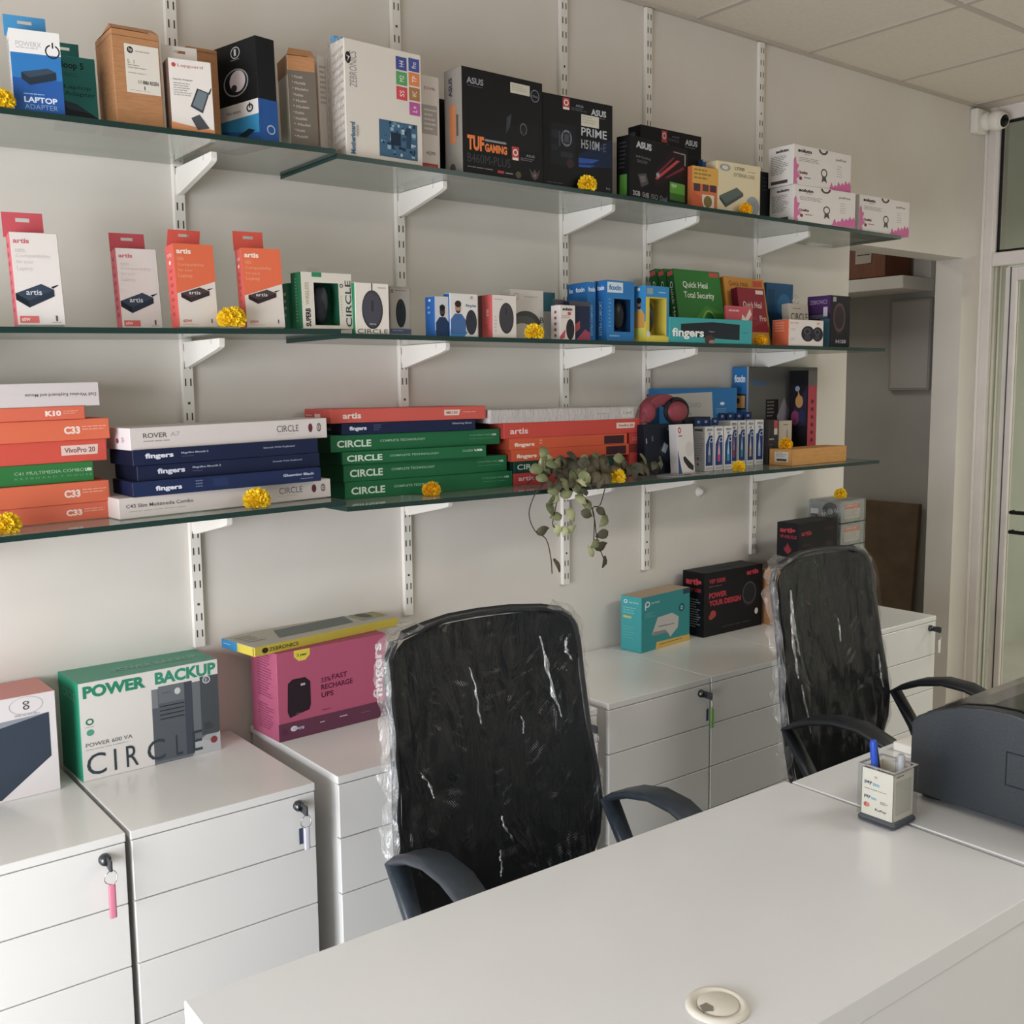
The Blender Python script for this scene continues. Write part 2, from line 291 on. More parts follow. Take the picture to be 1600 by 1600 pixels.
BOX = {
    'adapter_blue': (0.5323, -0.275, 2.141, 0.0896, 0.05, 0.1545, -9.0169, 0),
    'adapter_teal': (0.6295, -0.2012, 2.143, 0.0811, 0.045, 0.1402, -5.8148, 0),
    'carton_brown': (0.7281, -0.2684, 2.145, 0.097, 0.1122, 0.1913, -1.2113, 0),
    'adapter_white': (0.8371, -0.2802, 2.147, 0.0904, 0.045, 0.148, -7.0062, 0),
    'carton_behind': (0.9188, -0.18, 2.148, 0.0703, 0.06, 0.2098, -1.5007, 0),
    'camera_black': (1.0366, -0.2785, 2.149, 0.0518, 0.1527, 0.2276, 12.4635, 0),
    'carton_grey': (1.126, -0.2497, 2.152, 0.0655, 0.077, 0.2079, -9.7407, 0),
    'white_slim': (1.2229, -0.21, 2.154, 0.0292, 0.12, 0.2313, 0.1988, 0),
    'board_white': (1.2507, -0.2838, 2.145, 0.2162, 0.0624, 0.2668, 1.725, 0),
    'dvr_white': (1.4549, -0.2351, 2.145, 0.0933, 0.06, 0.2372, -0.0134, 0),
    'black_small': (1.586, -0.13, 2.145, 0.0619, 0.06, 0.2208, 0.0015, 0),
    'board_tuf': (1.5815, -0.2854, 2.145, 0.2677, 0.0754, 0.2619, 0.5665, 0),
    'board_prime': (1.8561, -0.2731, 2.145, 0.2526, 0.065, 0.2448, -1.7917, 0),
    'card_box': (2.172, -0.2849, 2.145, 0.2928, 0.0484, 0.1757, 8.4381, 0),
    'board_back': (2.3406, -0.1602, 2.145, 0.2762, 0.055, 0.2522, 0.368, 0),
    'orange_small': (2.4631, -0.2602, 2.145, 0.1134, 0.05, 0.1283, -2.6951, 0),
    'blue_small': (2.5998, -0.18, 2.145, 0.0854, 0.04, 0.1769, -1.9723, 0),
    'beige_drive': (2.5705, -0.2652, 2.145, 0.195, 0.05, 0.1563, -4.009, 0),
    'black_low': (2.8782, -0.18, 2.145, 0.0655, 0.06, 0.1731, -1.1227, 0),
    'toner_low': (2.9229, -0.2922, 2.145, 0.3206, 0.1047, 0.118, -3.2662, 0),
    'toner_right': (3.2956, -0.292, 2.145, 0.3145, 0.13, 0.125, -0.205, 0),
    'toner_up': (2.9167, -0.2922, 2.263, 0.3148, 0.104, 0.1288, -0.7658, 0),
    'adapter_m1': (0.5129, -0.2706, 1.731, 0.0889, 0.045, 0.1824, -5.3837, 6),
    'adapter_m2': (0.7407, -0.1905, 1.736, 0.0871, 0.045, 0.1717, -4.8254, 5),
    'adapter_m3': (0.8353, -0.2761, 1.738, 0.089, 0.046, 0.1773, 0.9302, 3),
    'adapter_m4': (0.9885, -0.2755, 1.7415, 0.0915, 0.0408, 0.1759, -4.1535, 3),
    'green_spine': (1.1165, -0.2301, 1.744, 0.0407, 0.036, 0.1074, -0.4179, 0),
    'superb': (1.1252, -0.2802, 1.745, 0.1367, 0.0463, 0.1291, 3.3641, 0),
    'mouse_circle': (1.261, -0.2851, 1.7345, 0.0925, 0.0209, 0.1216, -1.5356, 0),
    'mouse_grey': (1.3782, -0.2501, 1.7345, 0.0614, 0.04, 0.1214, -0.6841, 0),
    'mouse_man1': (1.4916, -0.28, 1.7345, 0.0437, 0.0437, 0.1004, -0.4456, 0),
    'mouse_man2': (1.5355, -0.285, 1.7345, 0.0871, 0.0289, 0.1095, -0.5852, 0),
    'mouse_red': (1.6701, -0.285, 1.7345, 0.0814, 0.0612, 0.1123, -0.0693, 0),
    'headset_white': (1.783, -0.2201, 1.7345, 0.1144, 0.05, 0.137, -1.8475, 0),
    'teal_small': (1.9748, -0.12, 1.7345, 0.0538, 0.04, 0.1457, -0.3654, 0),
    'mouse_small': (1.9052, -0.285, 1.7345, 0.0561, 0.0396, 0.0946, -0.5204, 0),
    'navy_swoosh': (1.9488, -0.275, 1.7345, 0.0776, 0.03, 0.1082, 0.0542, 0),
    'blue_a': (2.0745, -0.1645, 1.7345, 0.0284, 0.0459, 0.1716, -2.1482, 0),
    'blue_b': (2.0485, -0.24, 1.7345, 0.0322, 0.065, 0.1684, -0.1745, 0),
    'blue_c': (2.0961, -0.2699, 1.7345, 0.1111, 0.0523, 0.1741, 0.0676, 0),
    'yellow_window': (2.2346, -0.29, 1.7345, 0.1008, 0.1026, 0.1639, 1.3816, 0),
    'security_green0': (2.4812, -0.1308, 1.7345, 0.2171, 0.03, 0.2456, -1.2099, 10),
    'security_green1': (2.4826, -0.1658, 1.7345, 0.2169, 0.03, 0.2424, -1.2036, 10),
    'security_green2': (2.4864, -0.2008, 1.7345, 0.2169, 0.03, 0.2393, -1.1994, 10),
    'security_orange': (2.7334, -0.1994, 1.7345, 0.2218, 0.03, 0.2294, 2.8954, 10),
    'security_maroon': (2.7453, -0.2345, 1.7345, 0.1463, 0.0269, 0.1899, 1.6363, 9),
    'pink_small': (2.6452, -0.245, 1.7345, 0.1352, 0.008, 0.1257, 0.2186, 0),
    'soundbar': (2.3339, -0.292, 1.7345, 0.3822, 0.045, 0.0764, -0.369, 0),
    'blue_back': (3.0059, -0.1203, 1.7345, 0.1518, 0.05, 0.2284, 0.2759, 0),
    'circle_small': (3.0166, -0.2198, 1.7345, 0.1122, 0.03, 0.1488, 0.5914, 5),
    'speaker_box': (2.9114, -0.2899, 1.7345, 0.1845, 0.0701, 0.0879, -1.9861, 0),
    'purple_box': (3.17, -0.2701, 1.7345, 0.1207, 0.0955, 0.1807, 0.6251, 0),
    'kl1': (0.2601, -0.1748, 1.3245, 0.44, 0.14, 0.0375, 0.1941, 0),
    'kl2': (0.2598, -0.1777, 1.362, 0.44, 0.14, 0.0453, 0.087, 0),
    'kl3': (0.2716, -0.1689, 1.4073, 0.4, 0.14, 0.0429, 0.3796, 0),
    'kl4': (0.2622, -0.1669, 1.4502, 0.44, 0.14, 0.0473, 0.4928, 0),
    'kl5': (0.2682, -0.1734, 1.4975, 0.44, 0.14, 0.0446, 0.2475, 0),
    'kl6': (0.2561, -0.1798, 1.5421, 0.4, 0.14, 0.0275, 0.0062, 0),
    'kl7': (0.2491, -0.1776, 1.5696, 0.44, 0.14, 0.05, 0.0899, 0),
    'ks1': (0.6986, -0.2365, 1.3345, 0.5243, 0.14, 0.0449, 3.0702, 0),
    'ks2': (0.73, -0.2366, 1.3794, 0.4496, 0.14, 0.0327, -0.5765, 0),
    'ks3': (0.7448, -0.2261, 1.4121, 0.4465, 0.14, 0.0341, 1.399, 0),
    'ks4': (0.7351, -0.2316, 1.4462, 0.4533, 0.14, 0.0341, 2.2467, 0),
    'ks5': (0.7332, -0.2254, 1.4803, 0.4886, 0.14, 0.0483, 2.9497, 0),
    'kg1': (1.2862, -0.1611, 1.3225, 0.5414, 0.14, 0.0447, -0.3041, 0),
    'kg2': (1.2846, -0.1599, 1.3672, 0.5324, 0.14, 0.0456, 0.8655, 0),
    'kg3': (1.2779, -0.1677, 1.4128, 0.4503, 0.14, 0.0319, -0.7353, 0),
    'kg4': (1.2503, -0.1592, 1.4447, 0.5427, 0.14, 0.043, 0.816, 0),
    'kg5': (1.2835, -0.1619, 1.4877, 0.4184, 0.14, 0.0296, 0.2628, 0),
    'kg6': (1.2538, -0.1589, 1.5173, 0.4874, 0.14, 0.0362, 0.3932, 0),
    'kp1': (1.832, -0.1622, 1.3225, 0.4, 0.14, 0.0363, -0, 0),
    'kp2': (1.832, -0.1649, 1.3588, 0.4, 0.14, 0.0333, -0, 0),
    'kp3': (1.8231, -0.1648, 1.3921, 0.4709, 0.14, 0.0337, 0.3915, 0),
    'kp4': (1.8161, -0.1641, 1.4258, 0.4682, 0.14, 0.0328, 0.1595, 0),
    'kp5': (1.7975, -0.1643, 1.4586, 0.5537, 0.14, 0.045, 0.5623, 0),
    'kp6': (1.7511, -0.1643, 1.5036, 0.5659, 0.14, 0.038, 0.3939, 0),
    'red_end': (2.297, -0.1596, 1.3225, 0.0576, 0.14, 0.1359, 0.0048, 0),
    'navy_router': (2.3319, -0.2012, 1.3225, 0.1488, 0.05, 0.1589, 1.3843, 5),
    'camera_white': (2.4253, -0.2506, 1.3225, 0.0771, 0.035, 0.1589, 1.0646, 4),
    'ink1': (2.6072, -0.1966, 1.3225, 0.0411, 0.0522, 0.1464, -1.8944, 0),
    'ink2': (2.6538, -0.1973, 1.3225, 0.0438, 0.06, 0.146, 0.5944, 0),
    'ink3': (2.7034, -0.1961, 1.3225, 0.0415, 0.06, 0.1467, 0.8388, 0),
    'ink4': (2.8134, -0.1293, 1.3225, 0.0379, 0.055, 0.1597, 0.9657, 0),
    'ink5': (2.8521, -0.1309, 1.3225, 0.0416, 0.055, 0.1597, 0.6351, 0),
    'ink6': (2.8989, -0.1319, 1.3225, 0.0388, 0.055, 0.1585, 0.5862, 0),
    'ink7': (2.9419, -0.1336, 1.3225, 0.0462, 0.055, 0.1596, 0.2613, 0),
    'dark_tool': (2.993, -0.1502, 1.3225, 0.055, 0.045, 0.1589, -0.1348, 0),
    'beige_tall': (3.0647, -0.1399, 1.3225, 0.0753, 0.03, 0.1526, -0.2408, 0),
    'brown_long': (2.9955, -0.2502, 1.3225, 0.3359, 0.0944, 0.0572, 1.4588, 0),
    'psu_box': (2.9706, -0.0764, 1.3225, 0.4421, 0.0718, 0.3471, 3.4622, 0),
    'tower_red': (3.2082, -0.1568, 1.3225, 0.0597, 0.08, 0.3333, 4.461, 0),
    'card_blue': (2.5229, -0.07, 1.3225, 0.3935, 0.05, 0.2732, 0.0169, 0),
    'ups_left': (0.2673, -0.156, 0.735, 0.3, 0.14, 0.2232, 1.2054, 0),
    'ups_circle': (0.6168, -0.1418, 0.735, 0.3254, 0.1535, 0.2252, 1.9112, 0),
    'ups_pink': (1.073, -0.1796, 0.735, 0.3221, 0.138, 0.2245, 2.637, 0),
    'kb_yellow': (1.0205, -0.1737, 0.9595, 0.4512, 0.15, 0.0232, 8.3014, 0),
    'tplink': (2.376, -0.1382, 0.735, 0.2606, 0.0886, 0.1836, 5.8159, 0),
    'psu_artis': (2.69, -0.127, 0.735, 0.3148, 0.0995, 0.226, 0.3217, 0),
    'carton_low': (3.0268, -0.2483, 0.735, 0.2579, 0.1422, 0.2003, 0.8049, 0),
    'psu_artis2': (3.0538, -0.2452, 0.9353, 0.2389, 0.0943, 0.1773, 1.573, 0),
}
TILT = 1.15
def product(key, name, label, cat, group=None, col='e0e0e0', cols=None, gfx=(), tilt=False, bev=.0012, hole=None, m=None, over=None):
    """a printed carton: one mesh with its print, standing at its place on the shelf"""
    x, y, z, w, d, h, rz, lean = over or BOX[key]
    mb = MB(); base = m or mat(col)
    mats = {}
    for k, v in (cols or {}).items(): mats[{'F': 'y-', 'L': 'x-', 'T': 'z+', 'R': 'x+', 'B': 'y+'}[k]] = mat(v) if isinstance(v, str) else v
    if hole:
        a, b, c, e_, dp, hc = hole; X0, X1, Z0, Z1 = a * w, c * w, b * h, e_ * h; F = mats.get('y-', base); H = mat(hc)
        q = lambda *p: [tuple(v) for v in p]
        for (p, r) in (((0, 0), (w, Z0)), ((0, Z1), (w, h)), ((0, Z0), (X0, Z1)), ((X1, Z0), (w, Z1))):
            mb.face([(p[0], 0, p[1]), (r[0], 0, p[1]), (r[0], 0, r[1]), (p[0], 0, r[1])], F)
        mb.face([(X0, dp, Z0), (X1, dp, Z0), (X1, dp, Z1), (X0, dp, Z1)], H)
        mb.face([(X0, 0, Z0), (X1, 0, Z0), (X1, dp, Z0), (X0, dp, Z0)], H); mb.face([(X0, 0, Z1), (X1, 0, Z1), (X1, dp, Z1), (X0, dp, Z1)], H)
        mb.face([(X0, 0, Z0), (X0, dp, Z0), (X0, dp, Z1), (X0, 0, Z1)], H); mb.face([(X1, 0, Z0), (X1, dp, Z0), (X1, dp, Z1), (X1, 0, Z1)], H)
        mb.face([(0, 0, 0), (0, 0, h), (0, d, h), (0, d, 0)], mats.get('x-', base)); mb.face([(w, 0, 0), (w, 0, h), (w, d, h), (w, d, 0)], mats.get('x+', base))
        mb.face([(0, 0, h), (w, 0, h), (w, d, h), (0, d, h)], mats.get('z+', base)); mb.face([(0, 0, 0), (w, 0, 0), (w, d, 0), (0, d, 0)], base)
        mb.face([(0, d, 0), (w, d, 0), (w, d, h), (0, d, h)], mats.get('y+', base))
    else:
        mb.box(0, 0, 0, w, d, h, base, bev, mats=mats)
    decorate(mb, w, d, h, gfx)
    t = R(TILT) if tilt else 0; ln = R(lean)
    o = mb.build(name, None, (x, y, z + d * math.sin(ln) - w / 2 * math.sin(t) + .0004), (-ln, -t, R(rz)))
    tag(o, label, cat, group); o_dims[o.name] = (w, d, h)
    return o
o_dims = {}
def hang_tab(box, x0, x1, hgt, col, y=None, gfx=(), skew=0, lean=0):
    """card tab with a euro slot that sticks up from the back edge of a carton"""
    w, d, h = o_dims[box.name]; y = d - .001 if y is None else y
    mb = MB(); m = mat(col); cx = (x0 + x1) / 2; sw = (x1 - x0) * .17; s0, s1 = hgt * .62, hgt * .78
    t = .0012
    for (a, b, c, e) in ((x0, 0, x1, s0), (x0, s1, x1, hgt), (x0, s0, cx - sw, s1), (cx + sw, s0, x1, s1)):
        sk = lambda X, Z: X + skew * Z
        p = [(a, b), (c, b), (c, e), (a, e)]
        mb.prism([(sk(X, Z), Z) for X, Z in p], 'y', 0, t, m)
    if gfx: 
        mb2 = MB.__new__(MB); mb2.bm = mb.bm; mb2.m = mb.m
        for g in gfx: pass
    o = mb.build('hang_tab', box, (0, y, h - .0005), (R(-lean), 0, 0))
    return o

# ================================================================== the room
CH = 2.83
def sbox(name, *a, m=M_wall, bev=0):
    mb = MB(); mb.box(*a, m, bev); return struct(mb.build(name))
XR = 4.72
sbox('floor', -1.9, -4.8, -.05, 7.5, 2.2, 0, m=M_floor)
mb = MB(); mb.box(-1.9, -4.8, CH, XR + .06, 0, CH + .05, M_ceil); mb.box(2.4, 0, CH, 5.0, 2.2, CH + .05, M_ceil); struct(mb.build('ceiling'))
mb = MB()
for i in range(-8, 3):
    x = 3.362 + .607 * i; mb.box(x - .011, -4.8, CH - .004, x + .011, 0, CH + .001, M_ceilbar)
for i in range(7):
    y = -.61 - .607 * i; mb.box(-1.9, y - .011, CH - .0045, XR, y + .011, CH + .001, M_ceilbar)
mb.box(-1.9, -.014, CH - .012, XR, 0, CH, M_ceilbar)
struct(mb.build('trim_1'))
# shelf wall with the doorless opening at its right end
mb = MB()
mb.box(-1.9, 0, 0, 3.672, .13, CH, M_wall); mb.box(3.672, 0, 2.162, 4.537, .13, CH, M_wall); mb.box(4.537, 0, 0, XR + .05, .13, CH, M_wall)
struct(mb.build('wall_back'))
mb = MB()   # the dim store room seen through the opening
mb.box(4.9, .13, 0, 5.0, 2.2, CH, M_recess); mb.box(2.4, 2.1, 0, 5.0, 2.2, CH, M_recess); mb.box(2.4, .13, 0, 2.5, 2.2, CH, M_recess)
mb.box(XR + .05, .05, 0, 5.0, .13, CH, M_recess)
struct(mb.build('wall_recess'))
mb = MB(); mb.box(4.62, .345, 2.062, 4.899, 1.6, 2.124, M_white, .003)
mb.box(4.86, .345, 2.124, 4.899, .44, 2.5, M_white, .003)
struct(mb.build('trim_2'))
# left wall with the window, wall behind the camera with the shop front
mb = MB()
mb.box(-1.9, -4.8, 0, -1.75, -3.2, CH, M_wall); mb.box(-1.9, -.6, 0, -1.75, 0, CH, M_wall); mb.box(-1.9, -3.2, 2.6, -1.75, -.6, CH, M_wall)
struct(mb.build('wall_left'))
mb = MB()
mb.box(-1.9, -4.8, 0, -1.4, -4.65, CH, M_wall); mb.box(1.6, -4.8, 0, 7.5, -4.65, CH, M_wall); mb.box(-1.4, -4.8, 2.3, 1.6, -4.65, CH, M_wall)
struct(mb.build('wall_front'))
w1 = MB()
for y in (-3.2, -1.92, -.65): w1.box(-1.84, y, 0, -1.79, y + .05, 2.6, M_alu, .003)
for z in (0, 2.55): w1.box(-1.84, -3.2, z, -1.79, -.6, z + .05, M_alu, .003)
struct(w1.build('window_1'))
w2 = MB()
for x in (-1.4, .05, 1.55): w2.box(x, -4.75, 0, x + .05, -4.7, 2.3, M_alu, .003)
for z in (0, 2.25): w2.box(-1.4, -4.75, z, 1.6, -4.7, z + .05, M_alu, .003)
struct(w2.build('window_2'))

# glazed partition on the right: frame, fixed pane over the door, side light, sliding door leaf
mb = MB()
x0, x1 = XR - .03, XR + .03
mb.box(x0, -.05, 0, x1, 0.0, CH, M_alu, .004)                 # post at the wall
mb.box(x0 - .008, -.012, 0, x0, 0.0, CH, M_white, .002)
mb.box(x0, -2.6, 2.765, x1, -.05, CH, M_alu, .004)              # head
mb.box(x0, -2.6, 2.13, x1, -.05, 2.19, M_alu, .004)           # transom
mb.box(x0 + .005, -.062, 2.19, x1 - .005, -.05, 2.765, M_alu)
for y in (-1.35, -2.6): mb.box(x0, y - .06, 0, x1, y, 2.77, M_alu, .004)
mb.box(x0, -2.6, 0, x1, -1.35, .06, M_alu, .003)
struct(mb.build('window_3'))
mb = MB()
mb.box(XR - .004, -1.35, 2.19, XR + .004, -.062, 2.765, M_pane); mb.box(XR - .004, -2.6, 2.19, XR + .004, -1.41, 2.765, M_pane)
for (a, b, c, d) in ((-1.35, 2.19, -.062, 2.202), (-1.35, 2.753, -.062, 2.765), (-.074, 2.19, -.062, 2.765)): mb.box(XR - .012, a, b, XR - .004, c, d, M_dark)
mb.box(XR - .004, -2.6, .06, XR + .004, -1.41, 2.13, M_pane)
struct(mb.build('window_4'))
mb = MB()   # door leaf
mb.box(XR - .018, -.165, .02, XR + .018, -.112, 2.12, M_alu, .003); mb.box(XR - .022, -.140, .02, XR + .018, -.136, 2.12, M_slot)
mb.box(XR - .018, -1.34, .02, XR + .018, -1.28, 2.12, M_alu, .003)
mb.box(XR - .018, -1.28, 2.06, XR + .018, -.165, 2.12, M_alu, .003); mb.box(XR - .018, -1.28, .02, XR + .018, -.165, .12, M_alu, .003)
mb.box(XR - .003, -1.28, .12, XR + .003, -.165, 2.06, M_pane)
struct(mb.build('door_1'))
mb = MB()   # side-light channel between post and leaf
mb.box(XR - .002, -.112, 0, XR + .002, -.05, 2.13, M_pane); mb.box(XR + .004, -.075, 0, XR + .020, -.068, 2.13, M_alu)
struct(mb.build('window_5'))
for z in (1.30, 1.02): 
    pass
mb = MB(); mb.tube([(XR - .02, -.20, 1.02), (XR - .055, -.20, 1.02), (XR - .055, -.52, 1.02), (XR - .02, -.52, 1.02)], .009, M_dark, 8)
mb.tube([(XR - .02, -.20, .93), (XR - .055, -.20, .93), (XR - .055, -.52, .93), (XR - .02, -.52, .93)], .009, M_dark, 8)
hd = mb.build('door_handle'); hd.parent = bpy.data.objects['door_1']
sbox('wall_corridor', 7.3, -4.8, 0, 7.4, 2.2, 3.4, m=noisy('corridor_paint', 'c9c8be', 'd2d1c7', 2, .7))
sbox('wall_corridor_end', 5.0, .6, 0, 7.4, .7, 3.4, m=noisy('corridor_paint_side', 'b9bab0', 'c3c4ba', 2, .7))

# dark band at the foot of the wall beyond the last cabinet
mb = MB(); mb.box(4.537, -.008, 0, XR - .03, 0, .10, mat('5a554e', .4)); struct(mb.build('baseboard_back'))

# ================================================================== store room things
o = MB(); o.box(4.635, .45, 2.128, 4.855, 1.25, 2.42, M_ply, .004)
o.box(4.6345, .4497, 2.14, 4.64, .4503, 2.30, M_slot)
bx = o.build('carton'); tag(bx, 'reddish brown carton lying on the white ledge behind the wall opening', 'box')
mb = MB(); mb.box(4.6325, .53, 2.20, 4.634, .62, 2.36, mat('b9b2a4', .6)); mb.box(4.632, .54, 2.24, 4.6325, .61, 2.245, M_slot); mb.box(4.632, .535, 2.30, 4.6325, .6, 2.304, M_slot)
mb.build('label', bx)
pb = MB(); pb.box(4.878, .342, 1.572, 4.8995, .57, 2.03, mat('a09c97', .6), .003); pb.box(4.876, .352, 1.582, 4.879, .56, 2.02, mat('b5b0ab', .6), .002)
tag(pb.build('wall_panel'), 'flat grey panel fixed to the store room wall under the white ledge', 'panel')
mb = MB(); mb.box(0, 0, 0, .030, .35, 1.0, M_dcard, .003); mb.box(-.0006, .16, 0, 0, .165, 1.0, M_dcard)
tag(mb.build('cardboard_sheet', None, (4.78, .36, .0), (0, R(4.5), 0)), 'large dark brown cardboard sheet leaning behind the last cabinet', 'cardboard')

# security camera in the corner
cc = empty('security_camera', (4.60, 0, 2.755)); tag(cc, 'white dome security camera with a black lens in the ceiling corner', 'camera')
mb = MB(); mb.box(-.055, -.035, -.052, .035, 0, .052, M_white, .006, 2); mb.build('mounting_box', cc)
mb = MB(); mb.lathe([(.036, 0), (.040, .012), (.036, .03)], M_white, 24, Matrix.Translation((.010, -.03, .0)) @ Matrix.Rotation(R(90), 4, 'X')); mb.build('collar', cc)
fd = Vector((-.18, -.94, -.22)).normalized(); q = fd.to_track_quat('Z', 'Y').to_matrix().to_4x4(); cp = Vector((.018, -.085, -.004))
mb = MB(); mb.ball(cp, .044, .044, .044, M_white, 28); mb.lathe([(.030, .030), (.033, .034), (.031, .040), (.027, .041)], M_white, 28, Matrix.Translation(cp) @ q); mb.build('dome', cc)
mb = MB(); mb.lathe([(.0, .046), (.018, .044), (.027, .041), (.0275, .036)], mat('0d0e10', .08), 28, Matrix.Translation(cp) @ q); mb.build('lens', cc)

# small white hook plug on the wall
hk = MB(); mx = Matrix.Translation((2.80, -.0005, 1.229)) @ Matrix.Rotation(R(90), 4, 'X')
hk.lathe([(.019, 0), (.019, .004), (.012, .010), (.008, .018), (.0, .019)], M_whitemetal, 24, mx)
tag(hk.build('wall_hook'), 'round white wall hook under the right end of the lowest shelf', 'hook')

# ================================================================== slotted rails, brackets and glass shelves
ZB = {'top': 2.133, 'mid': 1.7225, 'low': 1.3105}
rails = [(.356, .94, 2.815), (.948, .966, 2.815), (1.565, .959, 2.815), (2.161, .974, 2.815), (2.5246, .978, 2.815), (3.093, .973, 2.815)]
rn = ['slotted white wall rail beyond the left edge of the picture', 'leftmost slotted white wall rail, its foot behind the green and white box', 'slotted white wall rail ending above the pink box and black chair', 'slotted white wall rail behind the trailing dried plant', 'slotted white wall rail ending above the turquoise router box', 'rightmost slotted white wall rail, above the black box with red letters']
W = .028
def make_rail(x, z0, z1):
    mb = MB(); mb.box(-W / 2, -.014, 0, W / 2, 0, z1 - z0, M_whitemetal, .0015)
    n = int((z1 - z0) / .0415)
    for i in range(n):
        z = (z1 - z0) - .02 - i * .0415
        if i % 6 == 5:
            mb.box(-.003, -.0146, z - .021, .003, -.0139, z - .015, M_slot)
            continue
        for sx in (-.0065, .0065): mb.box(sx - .0016, -.0145, z - .018, sx + .0016, -.0139, z, M_slot)
    return mb.build('wall_rail', None, (x, 0, z0))
for (x, z0, z1), l in zip(rails, rn):
    tag(make_rail(x, z0, z1), l, 'rail', 'slotted rails on the wall')
def bracket_mesh():
    mb = MB(); mb.prism([(-.012, 0), (-.012, -.062), (-.035, -.060), (-.205, -.026), (-.226, -.020), (-.230, -.014), (-.230, 0)], 'x', -.007, .007, M_whitemetal, .0012)
    mb.box(-.0072, -.185, -.012, -.0068, -.184, -.001, M_slot)
    return mb
b0 = None
where = {'top': 'top', 'mid': 'middle', 'low': 'lowest'}
rnm = ['off the left edge', 'on the leftmost rail', 'on the rail above the pink box', 'on the rail behind the plant', 'on the rail above the turquoise box', 'on the rightmost rail']
for i, (x, _, _) in enumerate(rails):
    for lv, zb in ZB.items():
        z = zb - .0004
        if i < 2: z += {'top': -.0045, 'mid': -.0005, 'low': .006}[lv] + (x - .948) * .02 + .0005 - .0015
        if b0 is None: o = b0 = bracket_mesh().build('shelf_bracket')
        else: o = b0.copy(); C.objects.link(o)
        o.location = (x, 0, z); tag(o, 'white tapered bracket under the %s glass shelf, %s' % (where[lv], rnm[i]), 'bracket', 'white brackets under the glass shelves')
def shelf(x0, x1, z, tilt, label):
    mb = MB(); T = .012
    mb.box(0, -.3, 0, x1 - x0, -.004, T, M_shelf, mats={'y-': M_shelfedge, 'x-': M_shelfedge, 'x+': M_shelfedge})
    o = mb.build('glass_shelf', None, (x0, 0, z), (0, -tilt, 0)); tag(o, label, 'shelf', 'glass shelves on white brackets'); return o
T_ = R(TILT)
for lv, word in where.items():
    zl = {'top': 2.1275 - .50 * .02, 'mid': 1.717 - .476 * .02, 'low': 1.311 - .45 * .02}[lv]
    shelf(.05, 1.213, zl + .05 * .02, T_, 'left glass pane of the %s shelf, green at its front edge' % word)
    shelf(1.2155, {'top': 3.55, 'mid': 3.47, 'low': 3.455}[lv], ZB[lv], 0, 'long right glass pane of the %s shelf, dark green at its edge' % word)

# ================================================================== drawer cabinets
CT = .735
def cabinet(x0, x1, yf, label, side=.0, lockx=-.043, top=CT):
    wd = x1 - x0; r = empty('drawer_cabinet', (x0, yf, 0)); tag(r, label, 'cabinet', 'white drawer cabinets along the wall')
    D = -yf - .01
    mb = MB(); mb.box(.004, .019, .04, wd - .004, D, top - .0185, M_lam, .001)
    mb.build('body', r)
    mb = MB(); mb.box(0, 0, top - .018, wd, D + .005, top, M_lam, .0012); mb.build('worktop', r)
    zs = [top - .0205, .5865, .4535, .3205, .06]
    for i in range(4):
        mb = MB(); mb.box(.0015, 0, zs[i + 1] + .0028, wd - .0015, .018, zs[i], M_lam, .0012)
        d = mb.build('drawer', r)
        if i == 0:
            k = MB(); mx = Matrix.Translation((wd + lockx, 0, .694)) @ Matrix.Rotation(R(90), 4, 'X')
            k.lathe([(.0115, 0), (.0115, .008), (.0095, .010), (.009, .016), (0, .016)], M_lock, 20, mx); k.build('lock', d)
    mb = MB()
    for a in (.05, wd - .05):
        for b in (.06, D - .06):
            mb.tube([(a, b, .04), (a, b, .028)], .008, M_dark, 8); mb.lathe([(.02, -.009), (.02, .009)], M_dark, 16, Matrix.Translation((a, b, .0205)) @ Matrix.Rotation(R(90), 4, 'Y'))
    mb.build('casters', r); return r
cabinet(.205, .603, -.473, 'white drawer cabinet under the black and pink box, farthest left')
cabinet(.613, 1.018, -.473, 'white drawer cabinet under the green and white power backup box')
cabinet(1.074, 1.470, -.476, 'white drawer cabinet under the pink box, left of the big black chair')
cabinet(1.476, 1.868, -.476, 'white drawer cabinet mostly hidden behind the nearer black chair')
cabinet(1.916, 2.333, -.470, 'white drawer cabinet with a green key tag, between the chairs')
cabinet(2.338, 2.763, -.470, 'white drawer cabinet under the turquoise router box')
cabinet(2.768, 3.196, -.468, 'white drawer cabinet behind the farther black chair')
cabinet(3.202, 3.620, -.455, 'white drawer cabinet at the right end, beside the wall opening')

def key(x, y, col, label, kind='tag', tl=.055, shiftx=0, headcol='3a3d40'):
    r = empty('key_ring', (x, y, .694)); tag(r, label, 'key', 'keys hanging in the drawer locks')
    mb = MB(); mb.box(-.0012, -.030, -.010, .0012, -.0165, .010, M_lock); mb.box(-.003, -.046, -.011, .003, -.028, .011, mat(headcol, .4), .003, 2); mb.build('key', r)
    mb = MB(); c = Vector((0, -.038, -.024))
    mb.tube([c + Vector((.012 * math.sin(a * math.pi / 12), .003 * math.sin(a * math.pi / 6), .014 * math.cos(a * math.pi / 12))) for a in range(24)], .0009, M_chrome, 6, closed=True); mb.build('ring', r)
    mb = MB(); mb.box(shiftx - .007, -.043, -.038 - tl, shiftx + .007, -.038, -.037, mat(col, .35), .003, 2); mb.build('tag', r)
    if kind == 'two':
        mb = MB(); mb.box(-.018, -.040, -.072, -.008, -.0385, -.036, mat('4a4e66', .4), .0005); mb.build('spare_key', r)
    return r
key(.560, -.473, 'f08aa6', 'key with a pink tag hanging in the leftmost drawer lock', tl=.068)
key(.975, -.473, 'e4e4ee', 'key with a clear tag and a dark spare key below the power backup box', 'two', tl=.050)
